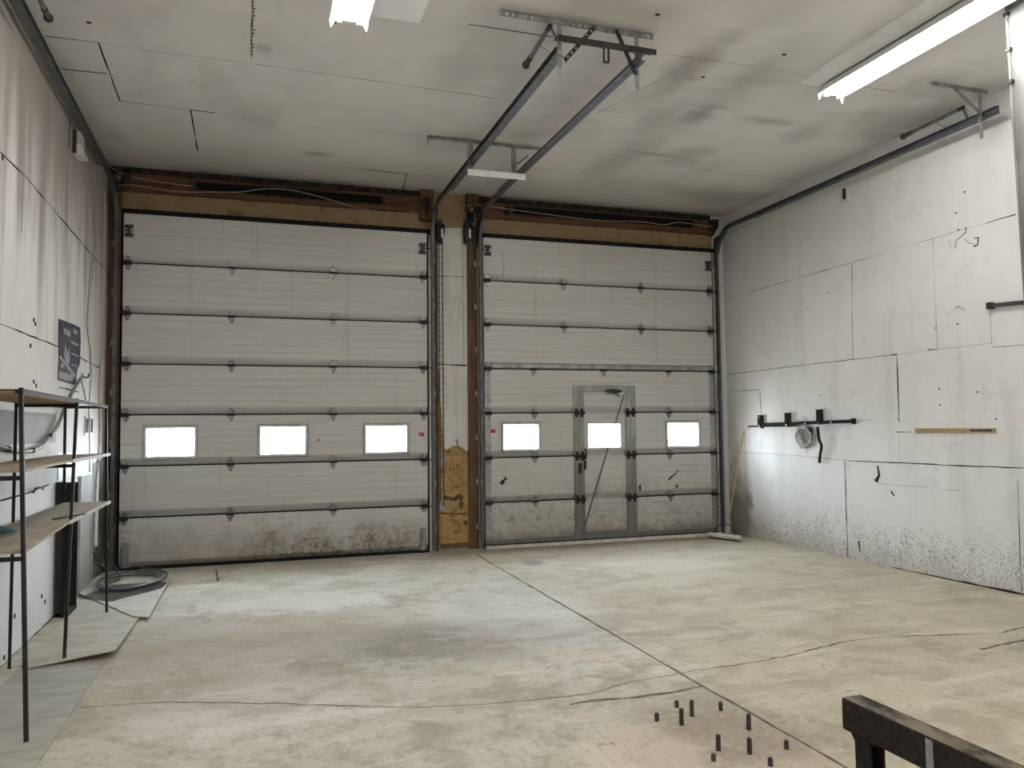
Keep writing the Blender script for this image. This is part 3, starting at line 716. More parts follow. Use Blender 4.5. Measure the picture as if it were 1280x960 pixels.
mb.obj('door_closer', simple('green_black_closer', (.03, .045, .035), (.02, .028, .024), 12, .35, .3), wk, smooth=True)
# steel sill tube in front of the right door
mb = MB(); mb.box(B0-.02, B1+.02, -.215, -.145, 0, .04)
tag(mb.obj('threshold_bar', 'cream', origin=(B0, -.18, 0), bevel=.006), 'pale steel threshold bar along the foot of the right door', 'bar')

# ------------------------------------------------------------------ door tracks
def track(x, s, z0, z1, yend, label):
    """s = +1: the channel opens towards +x."""
    t = thing('door_track', (x, -.15, 0), label, 'track', 'steel roller tracks of the overhead doors')
    prof = [(-.006*s, -.030), (.032*s, -.030), (.032*s, -.027), (-.003*s, -.027), (-.003*s, .027), (.032*s, .027), (.032*s, .030), (-.006*s, .030)]
    r = .42; y = -.15; zt = z0-r
    MB().sweep([(x, y, .03), (x, y, zt)], prof, (1, 0, 0)).obj('vertical_rail', 'track', t)
    arc = [(x, y-r+r*math.cos(a), zt+r*math.sin(a)) for a in [PI/2*k/12 for k in range(13)]]
    MB().sweep(arc, prof, (1, 0, 0)).obj('curved_rail', 'track', t)
    MB().sweep([(x, y-r, z0), (x, yend, z1)], prof, (1, 0, 0)).obj('horizontal_rail', 'track', t)
    # stiffening angle along the back of the horizontal rail
    MB().sweep([(x-.008*s, y-r-.5, z0+.01), (x-.008*s, yend+.02, z1+.006)], [(0, -.03), (-.004*s, -.03), (-.004*s, .03), (-.04*s, .03), (-.04*s, .034), (0, .034)], (1, 0, 0)).obj('stiffener', 'track', t)
    for k in range(7):
        z = .3+.6*k; mb = MB()
        mb.prism([(x-.006*s, -.17), (x-.006*s, -.05), (x-.045*s, -.05), (x-.045*s, -.054), (x-.010*s, -.054), (x-.010*s, -.17)], 2, z-.04, z+.04)
        mb.obj('bracket', 'galv', t)
    mb = MB(); mb.prism([(-.05, 4.10), (-.15, 4.16), (-.26, 4.40), (-.40, 4.53), (-.40, 4.50), (-.05, 4.50)], 0, x-.012*s, x-.008*s)
    mb.obj('flag_bracket', 'darksteel', t)
    return t
TL = track(-.085, 1, 4.55, 4.66, -4.9, 'steel roller track against the left wall, curving up to the ceiling')
TA = track(3.785, -1, 4.60, 4.62, -4.78, 'left one of the two middle roller tracks, serving the left door')
TB = track(4.425, 1, 4.60, 4.58, -4.95, 'right one of the two middle roller tracks, serving the right door')
TR = track(8.19, -1, 4.58, 4.60, -4.95, 'steel roller track along the top of the right wall')

# perforated angle: a strip with holes
def perf(mb, p, q, w=.035, flange=True, upv=(0, 1, 0), holes=True):
    p, q = Vector(p), Vector(q); d = (q-p); Ln = d.length; d.normalize()
    n = Vector(upv); s = d.cross(n).normalized(); n = s.cross(d)
    k = max(1, int(Ln/.05)); st = Ln/k
    def quad(a, b, c, e):
        mb.loft([[a-n*.0015, b-n*.0015, c-n*.0015, e-n*.0015], [a+n*.0015, b+n*.0015, c+n*.0015, e+n*.0015]])
    W = w/2
    if holes:
        h = w*.22; hl = st*.28
        quad(p-s*W, p-s*h, q-s*h, q-s*W); quad(p+s*h, p+s*W, q+s*W, q+s*h)
        for i in range(k):
            a = p+d*(i*st) + (d*hl if True else 0); b = p+d*((i+1)*st) - d*hl*0
            quad(a-s*h, a+s*h, b+s*h, b-s*h)
    else: quad(p-s*W, p+s*W, q+s*W, q-s*W)
    if flange:
        a, b = p+s*W, q+s*W
        mb.loft([[a, a+n*w, b+n*w, b], [a-s*.003, a+n*w-s*.003, b+n*w-s*.003, b-s*.003]])
YH = -4.82
hg = thing('track_hanger', (3.9, YH, ZC), 'perforated angle-iron frame carrying the free ends of the two middle tracks', 'bracket', 'track hangers under the ceiling')
mb = MB(); perf(mb, (3.28, YH, ZC-.03), (4.60, YH, ZC-.03), .05); mb.obj('ceiling_angle', 'alu', hg)
for x, lo in ((3.765, 4.40), (4.44, 4.37)):
    mb = MB(); perf(mb, (x, YH-.012, ZC-.02), (x, YH-.012, lo), .038); mb.obj('drop_angle', 'galv', hg)
mb = MB(); mb.box(3.74, 4.60, YH-.052, YH-.048, 4.655, 4.70).box(3.74, 4.60, YH-.052, YH-.0+.05, 4.70, 4.704); mb.obj('cross_angle', 'darksteel', hg)
for a, b in (((4.07, YH-.03, 4.83), (3.80, YH-.03, 4.51)), ((4.25, YH-.03, 4.83), (4.42, YH-.03, 4.48))):
    mb = MB(); perf(mb, a, b, .036); mb.obj('diagonal_brace', 'darksteel', hg)
mb = MB(); mb.box(4.13, 4.136, YH-.06, YH-.03, 4.535, 4.658).box(4.17, 4.176, YH-.06, YH-.03, 4.535, 4.658).box(4.13, 4.176, YH-.06, YH-.03, 4.535, 4.541); mb.obj('stop_clip', 'darksteel', hg)

mh = thing('track_hanger', (4.1, -2.08, ZC), 'pale steel hanger with a white cross channel, halfway along the two middle tracks', 'bracket', 'track hangers under the ceiling')
mb = MB(); mb.box(3.30, 4.72, -2.10, -2.06, ZC-.035, ZC-.031).box(3.30, 4.72, -2.064, -2.06, ZC-.031, ZC); mb.box(3.30, 3.304, -2.10, -2.06, ZC-.09, ZC-.03); mb.obj('ceiling_channel', 'alu', mh)
for x in (3.785, 4.30):
    mb = MB(); mb.box(x-.03, x+.03, -2.075, -2.071, 4.50, ZC-.03).box(x+.026, x+.03, -2.075, -2.03, 4.50, ZC-.03); mb.obj('drop_angle', 'alu', mh)
mb = MB(); mb.box(3.745, 4.425, -2.115, -2.111, 4.445, 4.515).box(3.745, 4.425, -2.115, -2.05, 4.513, 4.517); mb.obj('cross_channel', 'white', mh)
mb = MB(); mb.tube([(4.33, -2.07, 4.63), (4.47, -2.07, 4.75)], .006, 6); mb.obj('bolt_rod', 'darksteel', mh)

rh = thing('track_hanger', (8.1, -4.78, ZC), 'perforated angle hanger holding the end of the track on the right wall', 'bracket', 'track hangers under the ceiling')
mb = MB(); perf(mb, (7.56, -4.78, ZC-.02), (8.26, -4.78, ZC-.02), .04); mb.obj('ceiling_angle', 'alu', rh)
mb = MB(); perf(mb, (8.14, -4.80, ZC-.02), (8.14, -4.80, 4.37), .036); mb.obj('drop_angle', 'galv', rh)
mb = MB(); perf(mb, (7.84, -4.79, 4.82), (8.14, -4.79, 4.62), .036); mb.obj('diagonal_brace', 'galv', rh)

def bumper(p, q, label, side=0):
    p, q = Vector(p), Vector(q)
    t = thing('spring_bumper', p, label, 'bumper', 'push-down spring bumpers of the doors')
    MB().tube([p, q], .018, 10).obj('tube', 'track', t, smooth=True)
    m = MB(); m.ball(q, .034, 12).tube([q, q+(p-q).normalized()*.12], .023, 10); m.obj('ball_end', 'darksteel', t, smooth=True)
    m = MB(); m.tube([p-(q-p).normalized()*.01, p+(q-p).normalized()*.05], .021, 8).obj('socket', 'blackmetal', t)
    if side:
        MB().bar(p, p+Vector((side, 0, -.13)), .03, .005).obj('bracket', 'track', t)
        MB().bar(p.lerp(q, .45), p.lerp(q, .45)+Vector((side, -.1, -.12)), .012, .004).obj('stay', 'track', t)
bumper((3.70, -4.80, 4.80), (3.70, -4.22, 4.745), 'spring bumper with ball end beside the left middle track', .075)
bumper((8.12, -4.62, 4.735), (8.12, -3.87, 4.715), 'spring bumper with ball end above the track on the right wall', .07)
bumper((.10, -5.0, 4.60), (.10, -4.30, 4.56), 'spring bumper with ball end at the top left, beside the left wall track', -.17)

# ------------------------------------------------------------------ torsion shafts
def shaft(x0, x1, z, s0, s1, label):
    t = thing('torsion_spring_shaft', ((x0+x1)/2, -.17, z), label, 'spring', 'torsion shafts over the doors')
    MB().tube([(x0, -.17, z), (x1, -.17, z)], .0125, 8).obj('shaft', 'redwood', t)
    m = MB()
    pts = []; k = int((s1-s0)/.016)
    prof = []
    for i in range(k*2+1):
        prof.append((s0+(s1-s0)*i/(k*2), .055 if i % 2 else .049))
    m.tube([(a, -.17, z) for a, r in prof], [r for a, r in prof], 14); m.obj('spring', 'black', t, smooth=True)
    for xx in (s0-.03, s1+.0): MB().tube([(xx, -.17, z), (xx+.035, -.17, z)], .06, 12).obj('spring_cone', 'darksteel', t)
    for xx in (x0+.06, x1-.12):
        m = MB()
        for i in range(6): m.tube([(xx+i*.012, -.17, z), (xx+i*.012+.006, -.17, z)], .075 if i % 5 else .088, 16)
        m.obj('cable_drum', 'darksteel', t, smooth=True)
    m = MB(); m.prism([(-.09, z-.09), (-.20, z-.03), (-.20, z+.03), (-.09, z+.09)], 0, s0-.07, s0-.064); m.obj('centre_bearing', 'darksteel', t)
shaft(-.05, 3.78, 4.65, .80, 3.10, 'torsion shaft with a long black spring over the left door')
shaft(4.36, 8.20, 4.66, 4.90, 7.75, 'torsion shaft with a long black spring over the right door')
# loose gear at the bearing plates
def bearing(x, z, label, m='blue'):
    t = thing('bearing_plate', (x, -.10, z), label, 'bracket', 'end bearing plates of the torsion shafts')
    MB().prism([(-.0, z-.16), (-.10, z-.16), (-.27, z-.05), (-.27, z+.06), (-.10, z+.10), (-.0, z+.10)], 0, x-.004, x+.004).obj('plate', m, t)
    MB().box(x-.05, x+.05, -.05, -.044, z-.14, z+.09).obj('foot', m, t)
    MB().tube([(x-.025, -.17, z), (x+.025, -.17, z)], .035, 12).obj('bearing', 'galv', t)
bearing(3.70, 4.65, 'end bearing plate at the top right corner of the left door', 'darksteel')
bearing(4.335, 4.62, 'blue-black end bearing plate at the top left corner of the right door')
bearing(8.15, 4.68, 'end bearing plate at the top right corner of the right door', 'darksteel')
bearing(-.06, 4.67, 'end bearing plate at the top left corner of the left door', 'darksteel')

def hoist(x, z, chain, label):
    t = thing('chain_hoist', (x, -.12, z), label, 'hoist', 'chain hoists of the doors')
    m = MB(); m.prism([(-.05, z-.12), (-.13, z-.12), (-.16, z-.02), (-.15, z+.09), (-.11, z+.125), (-.05, z+.125)], 0, x-.035, x+.035); m.obj('housing', 'blackmetal' if chain else 'blue', t, bevel=.008)
    m = MB(); m.tube([(x-.05, -.105, z+.03), (x-.036, -.105, z+.03)], .085, 16).tube([(x+.036, -.105, z+.03), (x+.05, -.105, z+.03)], .085, 16); m.obj('chain_wheel', 'blackmetal', t)
    m = MB(); m.box(x-.004+.012, x+.022+.012, -.163, -.160, z-.09, z+.03); m.obj('sticker', 'label', t)
    m = MB(); m.box(x-.045, x+.045, -.05, -.0465, z-.16, z+.19); m.obj('mount_plate', 'blue', t)
    if chain:
        for dx, zb in ((-.012, .62), (.035, .56)):
            m = MB(); n = int((z-.1-zb)/.045)
            for i in range(n):
                zz = z-.1-i*.045
                if i % 2: m.box(x+dx-.008, x+dx+.008, -.109, -.101, zz-.047, zz)
                else: m.box(x+dx-.004, x+dx+.004, -.113, -.097, zz-.047, zz)
            m.obj('chain', 'darksteel', t)
hoist(3.885, 4.30, True, 'black chain hoist with a long hanging chain, left of the middle panel')
hoist(4.275, 4.32, False, 'blue-black chain hoist without a hanging chain, right of the middle panel')
for z, l in ((1.20, 'upper'), (.60, 'lower')):
    t = thing('chain_keeper', (3.905, -.012, z), f'{l} of two small pale brackets keeping the door chain by the middle panel', 'bracket', 'chain keepers')
    MB().box(3.868, 3.940, -.055, -.0115, z-.075, z+.075).obj('plate', 'galv', t, bevel=.003)
    m = MB(); m.bar((3.925, -.052, z+.03), (3.925, -.10, z+.03), .02, .02).bar((3.925, -.09, z+.03), (3.925, -.09, z+.08), .02, .015); m.obj('hook', 'galv', t)

# ------------------------------------------------------------------ cables
def cable(name, pts, r, m, label, cat='cable', n=6, steps=5):
    pts = [Vector(p) for p in pts]
    return tag(MB().tube(pts, r, n, steps).obj(name, m, smooth=True, origin=pts[0]), label, cat)
Wc = lambda pts, y: [at(u, v, 1, y) for u, v in pts]
cable('electric_cable', Wc([(147,232),(160,231),(180,233),(200,237),(230,240),(260,240),(300,240),(330,236),(365,238),(400,246),(440,258),(470,264),(500,266),(526,266)], -.25), .006, 'hose', 'pale cable sagging along the header of the left door')
cable('electric_cable', Wc([(133,205),(145,213),(160,220),(190,226),(240,233)], -.20), .006, 'hose', 'short pale cable coming from the ceiling corner at top left')
cable('electric_cable', Wc([(584,257),(600,256),(640,262),(700,270),(752,276),(800,277),(830,281),(850,278),(890,284)], -.24), .006, 'hose', 'thin cable running along the header of the right door')
cable('electric_cable', [at(u, v, 0, XL+.015) for u, v in [(112,205),(116,250),(119,300),(113,340),(110,380),(109,410),(113,440),(114,470),(111,510),(112,560),(112,590)]], .006, 'hose', 'thin dark cable hanging down the left wall beside the poster')
cable('electric_cable', [at(u, v, 0, XL+.045) for u, v in [(131,240),(131,330),(130,400),(127,440),(124,480),(124,540),(122,590)]], .009, 'cable', 'grey cable hanging down beside the left jamb board')
cable('electric_cable', [at(u, v, 0, XL+.02) for u, v in [(100,474),(104,485),(107,500)]], .006, 'redwood', 'short reddish wire below the hose hook on the left wall')
cable('conduit_pipe', [(XL+.03, -.70, 1.30), (XL+.03, -.70, .8), (XL+.03, -.70, .38)], .022, 'white', 'white conduit pipe at the end of the left wall', 'pipe', 8)
cable('conduit_pipe', [at(u, v, 0, XL+.055) for u, v in [(122,575),(119,620),(117,660),(118,690),(126,705),(140,716)]], .012, 'cable', 'thin grey pipe bending to the floor at the left corner', 'pipe')

# ------------------------------------------------------------------ left wall things
hk = thing('hose_hook', at(102, 472, 0, XL), 'metal hook below the poster that holds up the grey hose', 'hook')
p = at(102, 472, 0, XL)
MB().box(XL, XL+.008, p.y-.03, p.y+.03, p.z-.05, p.z+.05).obj('plate', 'galv', hk)
MB().tube([(XL, p.y, p.z+.02), (XL+.045, p.y, p.z-.0), (XL+.065, p.y, p.z+.02), (XL+.06, p.y, p.z+.045)], .008, 8, 4).obj('hook_arm', 'darksteel', hk)
hp = [at(u, v, 0, XL+.03) for u, v in [(101,473),(96,481),(88,495),(80,512),(72,532),(62,546),(52,557),(40,563),(25,564),(10,561),(-6,555),(-25,545),(-40,535)]]
hs = thing('hanging_hose', hp[0], 'thick grey hose drooping along the left wall behind the rack', 'hose')
MB().tube(hp, .017, 10, 5).obj('hose_body', 'hose', hs, smooth=True)
for k in (5, 7, 9):
    d = (hp[k+1]-hp[k]).normalized(); MB().tube([hp[k]-d*.02, hp[k]+d*.02], .023, 10).obj('hose_tie', 'blackmetal', hs)

ps = thing('wall_poster', (XL, -2.0, 2.1), 'dark navy poster with pale print on the left wall, its corner torn', 'poster')
P = [(-2.50, 2.655), (-2.42, 2.66), (-1.95, 2.68), (-1.57, 2.69), (-1.53, 2.55), (-1.56, 2.32), (-1.66, 2.26), (-1.74, 2.12), (-1.80, 2.10), (-2.48, 2.105), (-2.46, 2.30), (-2.49, 2.45)]
MB().prism(P, 0, XL+.002, XL+.006).obj('sheet', 'poster', ps)
m = MB()
for y0, y1, z0, z1 in [(-2.44, -1.86, 2.125, 2.19), (-2.38, -2.28, 2.225, 2.265), (-2.30, -2.02, 2.545, 2.60), (-1.98, -1.66, 2.49, 2.515), (-1.96, -1.64, 2.385, 2.40), (-1.96, -1.66, 2.28, 2.295), (-1.9, -1.72, 2.60, 2.64)]:
    m.box(XL+.006, XL+.0072, y0, y1, z0, z1)
m.prism([(-2.47, 2.31), (-2.42, 2.335), (-1.74, 2.20), (-1.77, 2.16)], 0, XL+.006, XL+.0072)
m.prism([(-2.28, 2.36), (-2.22, 2.46), (-2.13, 2.38), (-2.06, 2.44), (-2.02, 2.34), (-2.06, 2.27), (-2.2, 2.3)], 0, XL+.006, XL+.0071)
m.obj('print', 'paper', ps)

em = thing('emergency_light', (XL, -1.95, 4.45), 'white plastic emergency light box high on the left wall', 'lamp')
MB().box(XL, XL+.06, -2.02, -1.80, 4.43, 4.56).obj('housing', 'cream', em, bevel=.01)
MB().prism([(XL, 4.33), (XL+.10, 4.33), (XL+.05, 4.43), (XL, 4.43)], 1, -2.02, -1.80).obj('lamp_hood', 'white', em, bevel=.004)
MB().box(XL, XL+.03, -2.07, -2.03, 4.33, 4.55).obj('cable_cover', 'darksteel', em)

for (u, v), l in (((107, 532), 'left'), ((113, 532), 'right')):
    p = at(u, v, 0, XL); t = thing('wall_outlet', p, f'{l} of two dark slot outlets above the middle shelf on the left wall', 'outlet', 'slot outlets on the left wall')
    MB().box(XL, XL+.012, p.y-.07, p.y+.07, p.z-.10, p.z+.10).obj('plate', 'cream' if l == 'left' else 'white', t, bevel=.002)
    MB().box(XL+.010, XL+.015, p.y-.05, p.y+.05, p.z-.075, p.z+.075).obj('slot', 'black', t)

t = thing('steel_channel', (XL+.06, -2.3, 0), 'dark upright steel channel against the left wall behind the rack', 'post')
MB().box(XL+.002, XL+.012, -2.46, -2.12, .0, 1.19).obj('web', 'track', t)
MB().box(XL+.012, XL+.12, -2.135, -2.12, .0, 1.17).obj('flange', 'blackmetal', t)
MB().box(XL+.012, XL+.06, -2.46, -2.445, .0, 1.19).obj('flange', 'darksteel', t)
MB().box(XL+.012, XL+.12, -2.46, -2.10, .0, .03).obj('foot', 'darksteel', t)
MB().tube([(XL+.12, -2.13, .82), (XL+.17, -2.0, .86), (XL+.14, -1.9, .9)], .008, 6, 3).obj('hook', 'blackmetal', t)
tag(MB().prism([(-1.52, .0), (-.86, .0), (-.88, .5), (-.86, 1.17), (-1.52, 1.19)], 0, XL+.002, XL+.03).obj('weathered_board', 'greywood', origin=(XL, -1.2, 0)), 'grey weathered board nailed low on the left wall near the corner', 'board')
tag(MB().prism([(-2.40, 1.21), (-.9, 1.20), (-.9, 1.42), (-2.40, 1.44)], 0, XL+.001, XL+.007).obj('white_wall_strip', 'white', origin=(XL, -1.2, 1.24)), 'whitish strip of the left wall above the grey weathered board', 'board')  # strip added for the bright lower wall, daylight partly in its white
tag(MB().box(XL+.002, XL+.034, -.64, -.05, 0.01, 1.30).obj('peeling_board', 'moss', origin=(XL, -.3, 0)), 'dark mossy peeling board low on the left wall, in the corner', 'board')
t = thing('cloth_hook', (XL, -3.3, 1.18), 'small wire hook sticking out of the left wall between the shelves', 'hook')
q = at(42, 612, 0, XL+.02)
MB().tube([at(42,616,0,XL), at(44,611,0,XL+.04), at(50,609,0,XL+.05), at(54,612,0,XL+.03)], .007, 6, 4).obj('wire', 'darksteel', t)

# ------------------------------------------------------------------ the rack
rk = thing('shelving_rack', (.1, -4.07, 0), 'crooked dark angle-iron shelving rack with three boards along the left wall', 'shelf')
YA, YM, YF = -5.618, -4.07, -2.5
ZT, ZM, ZB = 1.86, 1.43, 1.0
tops = {('f', YA): (.315, .377), ('f', YM): (.292, .243), ('f', YF): (.236, .267), ('r', YA): (-.105, -.115), ('r', YM): (-.11, -.115), ('r', YF): (-.115, -.105)}
def angle(m, p, q, w=.032, sx=1, sy=1):
    p, q = Vector(p), Vector(q)
    a, b = Vector((w*sx, 0, 0)), Vector((0, w*sy, 0))
    e, f = Vector((.004*sx, 0, 0)), Vector((0, .004*sy, 0))
    prof = [Vector((0, 0, 0)), a, a+f, e+f, e+b, b]
    m.loft([[p+v for v in prof], [q+v for v in prof]])
for (k, y), (xt, xb) in tops.items():
    m = MB(); angle(m, (xb, y, 0 if k == 'r' else {YA: .010, YM: .040, YF: .020}[y]), (xt, y, ZT+.02), .021, -1 if k == 'f' else 1, 1 if y != YF else -1)
    m.obj('post', 'rackmetal', rk)
def rail(p, q, nm='rail'):
    m = MB(); p, q = Vector(p), Vector(q)
    m.bar(p, q, .004, .024).bar(p+Vector((0, 0, .010)), q+Vector((0, 0, .010)), .022, .004); m.obj(nm, 'rackmetal', rk)
for z, nm in ((ZT, 't'), (ZM-.035, 'm'), (ZB-.035, 'b')):
    f = {y: tops[('f', y)][1] + (tops[('f', y)][0]-tops[('f', y)][1])*z/ZT for y in (YA, YM, YF)}
    r = {y: tops[('r', y)][0] for y in (YA, YM, YF)}
    for y in (YA, YF) if nm == 't' else (YA, YM): rail((r[y], y+.02, z), (f[y], y+.02, z), 'cross_rail')
    if nm == 't':
        rail((f[YA], YA, z), (f[YM], YM, z)); rail((f[YM], YM, z), (f[YF], YF, z)); rail((r[YA], YA, z), (r[YF], YF, z))
        rail((r[YM], YM, z-.03), (f[YM], YM, z-.03), 'cross_rail')
    d = .03 if nm != 't' else -.012
    m = MB()
    zt, zb = z+d+.016, z+d
    poly = [(r[YA]+.01, YA+.01), (f[YA]-.005, YA+.01), (f[YM]-.005, YM), (f[YF]+(.0 if nm == 't' else .015), YF+.0), (r[YF]+.01, YF+.0)]
    if nm == 't': poly = [(r[YA]+.01, YA+.01), (f[YA]-.04, YA+.01), (f[YM]-.04, YM+.3), (r[YM]+.02, YM+.3)]
    m.prism(poly, 2, zb, zt)
    m.obj('shelf_board', 'shelf_top' if nm == 't' else 'shelf', rk)
    if nm != 't':
        m = MB(); m.bar((f[YM]+.003, YM-.1, z+d+.008), (f[YF]+.02, YF, z+d+.008), .006, .026); m.obj('front_lip', 'ply_pale', rk)
# little things on and under the lowest board
q = at(4, 668, 2, ZB+.02)
gl = thing('work_glove', (q.x, q.y, ZB+.011), 'crumpled blue work glove at the near end of the lowest rack board', 'glove')
m = MB(); c = Vector((q.x-.06, q.y, ZB+.043))
m.tube([c+Vector((-.14, -.05, 0)), c+Vector((-.05, -.02, .01)), c+Vector((.03, .01, .006)), c+Vector((.08, .03, -.002))], [.018, .03, .028, .017], 10, 0); m.obj('palm', 'bluecloth', gl, smooth=True)
for k, (a, l) in enumerate(((-.5, .05), (-.2, .065), (.1, .07), (.4, .06), (1.1, .05))):
    m = MB(); s0 = c+Vector((.055, .02+.012*(k-2), -.006)); m.tube([s0, s0+Vector((math.cos(a), math.sin(a), .05))*l*.6, s0+Vector((math.cos(a), math.sin(a), -.1))*l], [.011, .011, .008], 8); m.obj('finger', 'bluecloth', gl, smooth=True)
q = at(85, 646, 2, ZB+.016)
t = thing('flat_file', (q.x, q.y, ZB+.012), 'thin dark metal bar lying on the lowest rack board by the middle post', 'bar')
MB().bar((q.x-.07, q.y-.12, ZB+.017), (q.x+.08, q.y+.16, ZB+.017), .024, .008).obj('blade', 'darksteel', t)

# ------------------------------------------------------------------ sheets on the floor
def sheet(name, poly, z0, z1, m, label, lift=None):
    mb = MB(); n = 10
    mb.prism([(p.x, p.y) for p in poly], 2, z0, z1)
    if lift:
        bmesh.ops.recalc_face_normals(mb.bm, faces=mb.bm.faces)
        for v in mb.bm.verts: v.co.z += lift(v.co)
    return tag(mb.obj(name, m, origin=(poly[0].x, poly[0].y, 0)), label, 'board', 'plywood sheets along the left wall')
g = lambda *p: [at(u, v, 2, 0) for u, v in p]
sheet('plywood_sheet', [Vector((-.04, -4.09, 0)), Vector((.5, -4.09, 0)), at(45,960,2,0), at(20,1010,2,0), Vector((-.04, -6.6, 0))], .001, .010, 'ply_grey', 'grey plywood sheet nearest the camera, under the near rack post')
sheet('plywood_sheet', [Vector((-.04, -1.45, 0)), Vector((.62, -1.5, 0)), at(172,776,2,.01)+Vector((.0, .0, 0)), at(144,820,2,.02), at(36,834,2,.02), Vector((-.04, -4.07, 0))], .011, .020, 'ply', 'tan middle plywood sheet with a curled front corner', lambda c: .045 if c.x > .45 and c.y < -3.5 else 0)
sh = sheet('plywood_sheet', [Vector((.50, -2.78, 0)), at(186,773,2,.02), at(205,738,2,.02), at(216,718,2,.02), Vector((XL+.02, -.52, 0)), Vector((XL+.02, -1.5, 0))], .021, .030, 'ply_pale', 'pale plywood sheet farthest back, against the left door')
m = MB(); m.face([at(u, v, 2, .0312) for u, v in [(104,745),(118,739),(140,731),(200,727),(209,728),(203,735),(185,740),(160,746),(140,752),(125,751),(112,748)]])
m.obj('damp_patch', 'stain', sh)

# hose coil on the sheet
c0 = at(168, 728, 2, .05); pts = [at(117,690,0,XL+.1), at(125,702,0,XL+.14), Vector((.02, -.62, .14)), Vector((.1, -.72, .06))]
for k in range(30):
    a = k*.62; r = .20+.004*k
    pts.append(Vector((c0.x-.03+r*1.1*math.cos(a+2.4), c0.y+.02+r*1.9*math.sin(a+2.4), .048+.0016*k+.008*math.sin(k*1.3))))
cable('coiled_hose', pts, .014, 'darkhose', 'dark hose lying coiled on the plywood at the foot of the left door', 'hose', 8, 5)

# ------------------------------------------------------------------ anchor bolts
bolts = [((846,884), .035, 'farthest back one of the floor bolts'), ((865,895), .085, 'tall floor bolt just right of the farthest back bolt'), ((901,888), .045, 'short floor bolt at the back right, near the slab joint'),
         ((821,901), .04, 'leftmost of the rusty floor bolts, a short one'), ((852,906), .085, 'tall floor bolt in the back left cluster, nearest the camera there'), ((936,912), .08, 'tall floor bolt at the right, standing alone beside the slab joint'),
         ((898,938), .075, 'tall floor bolt in the front row, at its left'), ((937,942), .075, 'tall floor bolt in the front row, at its middle'), ((983,936), .04, 'rightmost of the rusty floor bolts'),
         ((892,951), .032, 'short floor bolt just in front of the left one of the front row'), ((963,957), .035, 'floor bolt nearest the bottom edge of the photo')]
for px, h, l in bolts:
    q = at(*px, 2, 0); t = thing('anchor_bolt', q, l, 'bolt', 'rusty anchor bolts sticking out of the floor')
    m = MB(); pr = [(q+Vector((0, 0, h*i/8)), .0115 if i % 2 else .0135) for i in range(9)]
    m.tube([a for a, r in pr], [r for a, r in pr], 10).obj('stud', 'bolt', t)
    m = MB(); m.tube([q+Vector((0, 0, h)), q+Vector((0, 0, h+.004))], [.0115, .008], 10); m.obj('thread_end', 'bolt', t)

# ------------------------------------------------------------------ steel beam at the lower right
bx0, bx1, bz0, bz1, by0, by1 = 3.975, 4.085, .290, .432, -7.52, -9.3
bt = thing('steel_beam', (4.03, -8.4, 0), 'dark dusty steel beam on short legs at the lower right', 'beam')
MB().box(bx0, bx1, by1, by0, bz0, bz1).obj('box_tube', 'beam', bt, bevel=.012)
for y in (by0-.10, by1+.15):
    m = MB(); m.box(bx0+.022, bx0+.030, y-.045, y+.045, .012, bz0).box(bx0+.022, bx1-.01, y+.037, y+.045, .012, bz0).box(bx1-.018, bx1-.01, y-.045, y+.045, .012, bz0)
    m.obj('leg', 'beam', bt)
    m = MB(); m.box(bx0+.0, bx1+.01, y-.08, y+.06, 0, .012); m.obj('foot_plate', 'beam', bt)
    m = MB(); m.prism([(y-.05, bz0), (y+.07, bz0), (y+.045, bz0-.03), (y-.045, bz0-.03)], 0, bx0+.02, bx1-.01); m.obj('gusset', 'beam', bt)
m = MB(); m.box(bx0-.002, bx0, -8.02, -7.985, bz0+.01, bz1-.012); m.obj('paint_drip', 'galv', bt)

# ------------------------------------------------------------------ right wall things
hr = thing('hook_rail', (XR, -1.7, 1.64), 'black steel rail with three upright tabs on the right wall', 'rail')
m = MB(); p, q = Vector((XR-.025, -.62, 1.615)), Vector((XR-.025, -2.70, 1.665))
m.bar(p+Vector((0, -.25, .02)), q, .045, .042).bar(q+Vector((0, .012, .0)), q+Vector((0, -.012, .0)), .05, .07); m.obj('bar', 'black', hr)
m = MB(); m.bar(p+Vector((0, .04, -.005)), p+Vector((0, -1.0, .0)), .03, .02); m.obj('rod', 'black', hr)
for y, z in ((-.872, 1.74), (-1.478, 1.76), (-2.11, 1.79)):
    m = MB(); m.box(XR-.062, XR-.05, y-.03, y+.03, z-.13, z+.03).box(XR-.012, XR, y-.03, y+.03, z-.16, z+.03).box(XR-.052, XR-.01, y-.03, y+.03, z+.015, z+.03); m.obj('tab', 'black', hr)
for y, z in ((-.872, 1.62), (-1.478, 1.625), (-1.86, 1.645), (-2.11, 1.63), (-2.35, 1.655), (-.872, 1.74)):
    m = MB(); m.tube([(XR-.066, y, z), (XR-.05, y, z)], .012, 8); m.obj('bolt_head', 'galv', hr)
cable('rubber_strap', [Vector((XR-.06, -2.10, 1.60)), Vector((XR-.06, -2.12, 1.45)), Vector((XR-.05, -2.15, 1.36)), Vector((XR-.04, -2.11, 1.25)), Vector((XR-.04, -2.09, 1.14))], .018, 'black', 'black rubber strap hanging from the third tab of the wall rail', 'strap', 8)
wb_ = thing('wire_bundle', (XR, -1.84, 1.5), 'tangled ball of wire and an old round box on the wall below the rail', 'wire')
m = MB(); m.tube([(XR-.05, -1.88, 1.53), (XR, -1.88, 1.53)], .055, 16); m.obj('round_box', 'darksteel', wb_, bevel=.006)
m = MB(); random.seed(3); pts = []
for k in range(46):
    a = k*1.1; r = .11+.05*random.random(); pts.append(Vector((XR-.02-.03*random.random(), -1.80+r*math.cos(a), 1.47+r*math.sin(a)*.9)))
m.tube(pts, .006, 5, 3); m.obj('wire_tangle', 'wire', wb_, smooth=True)
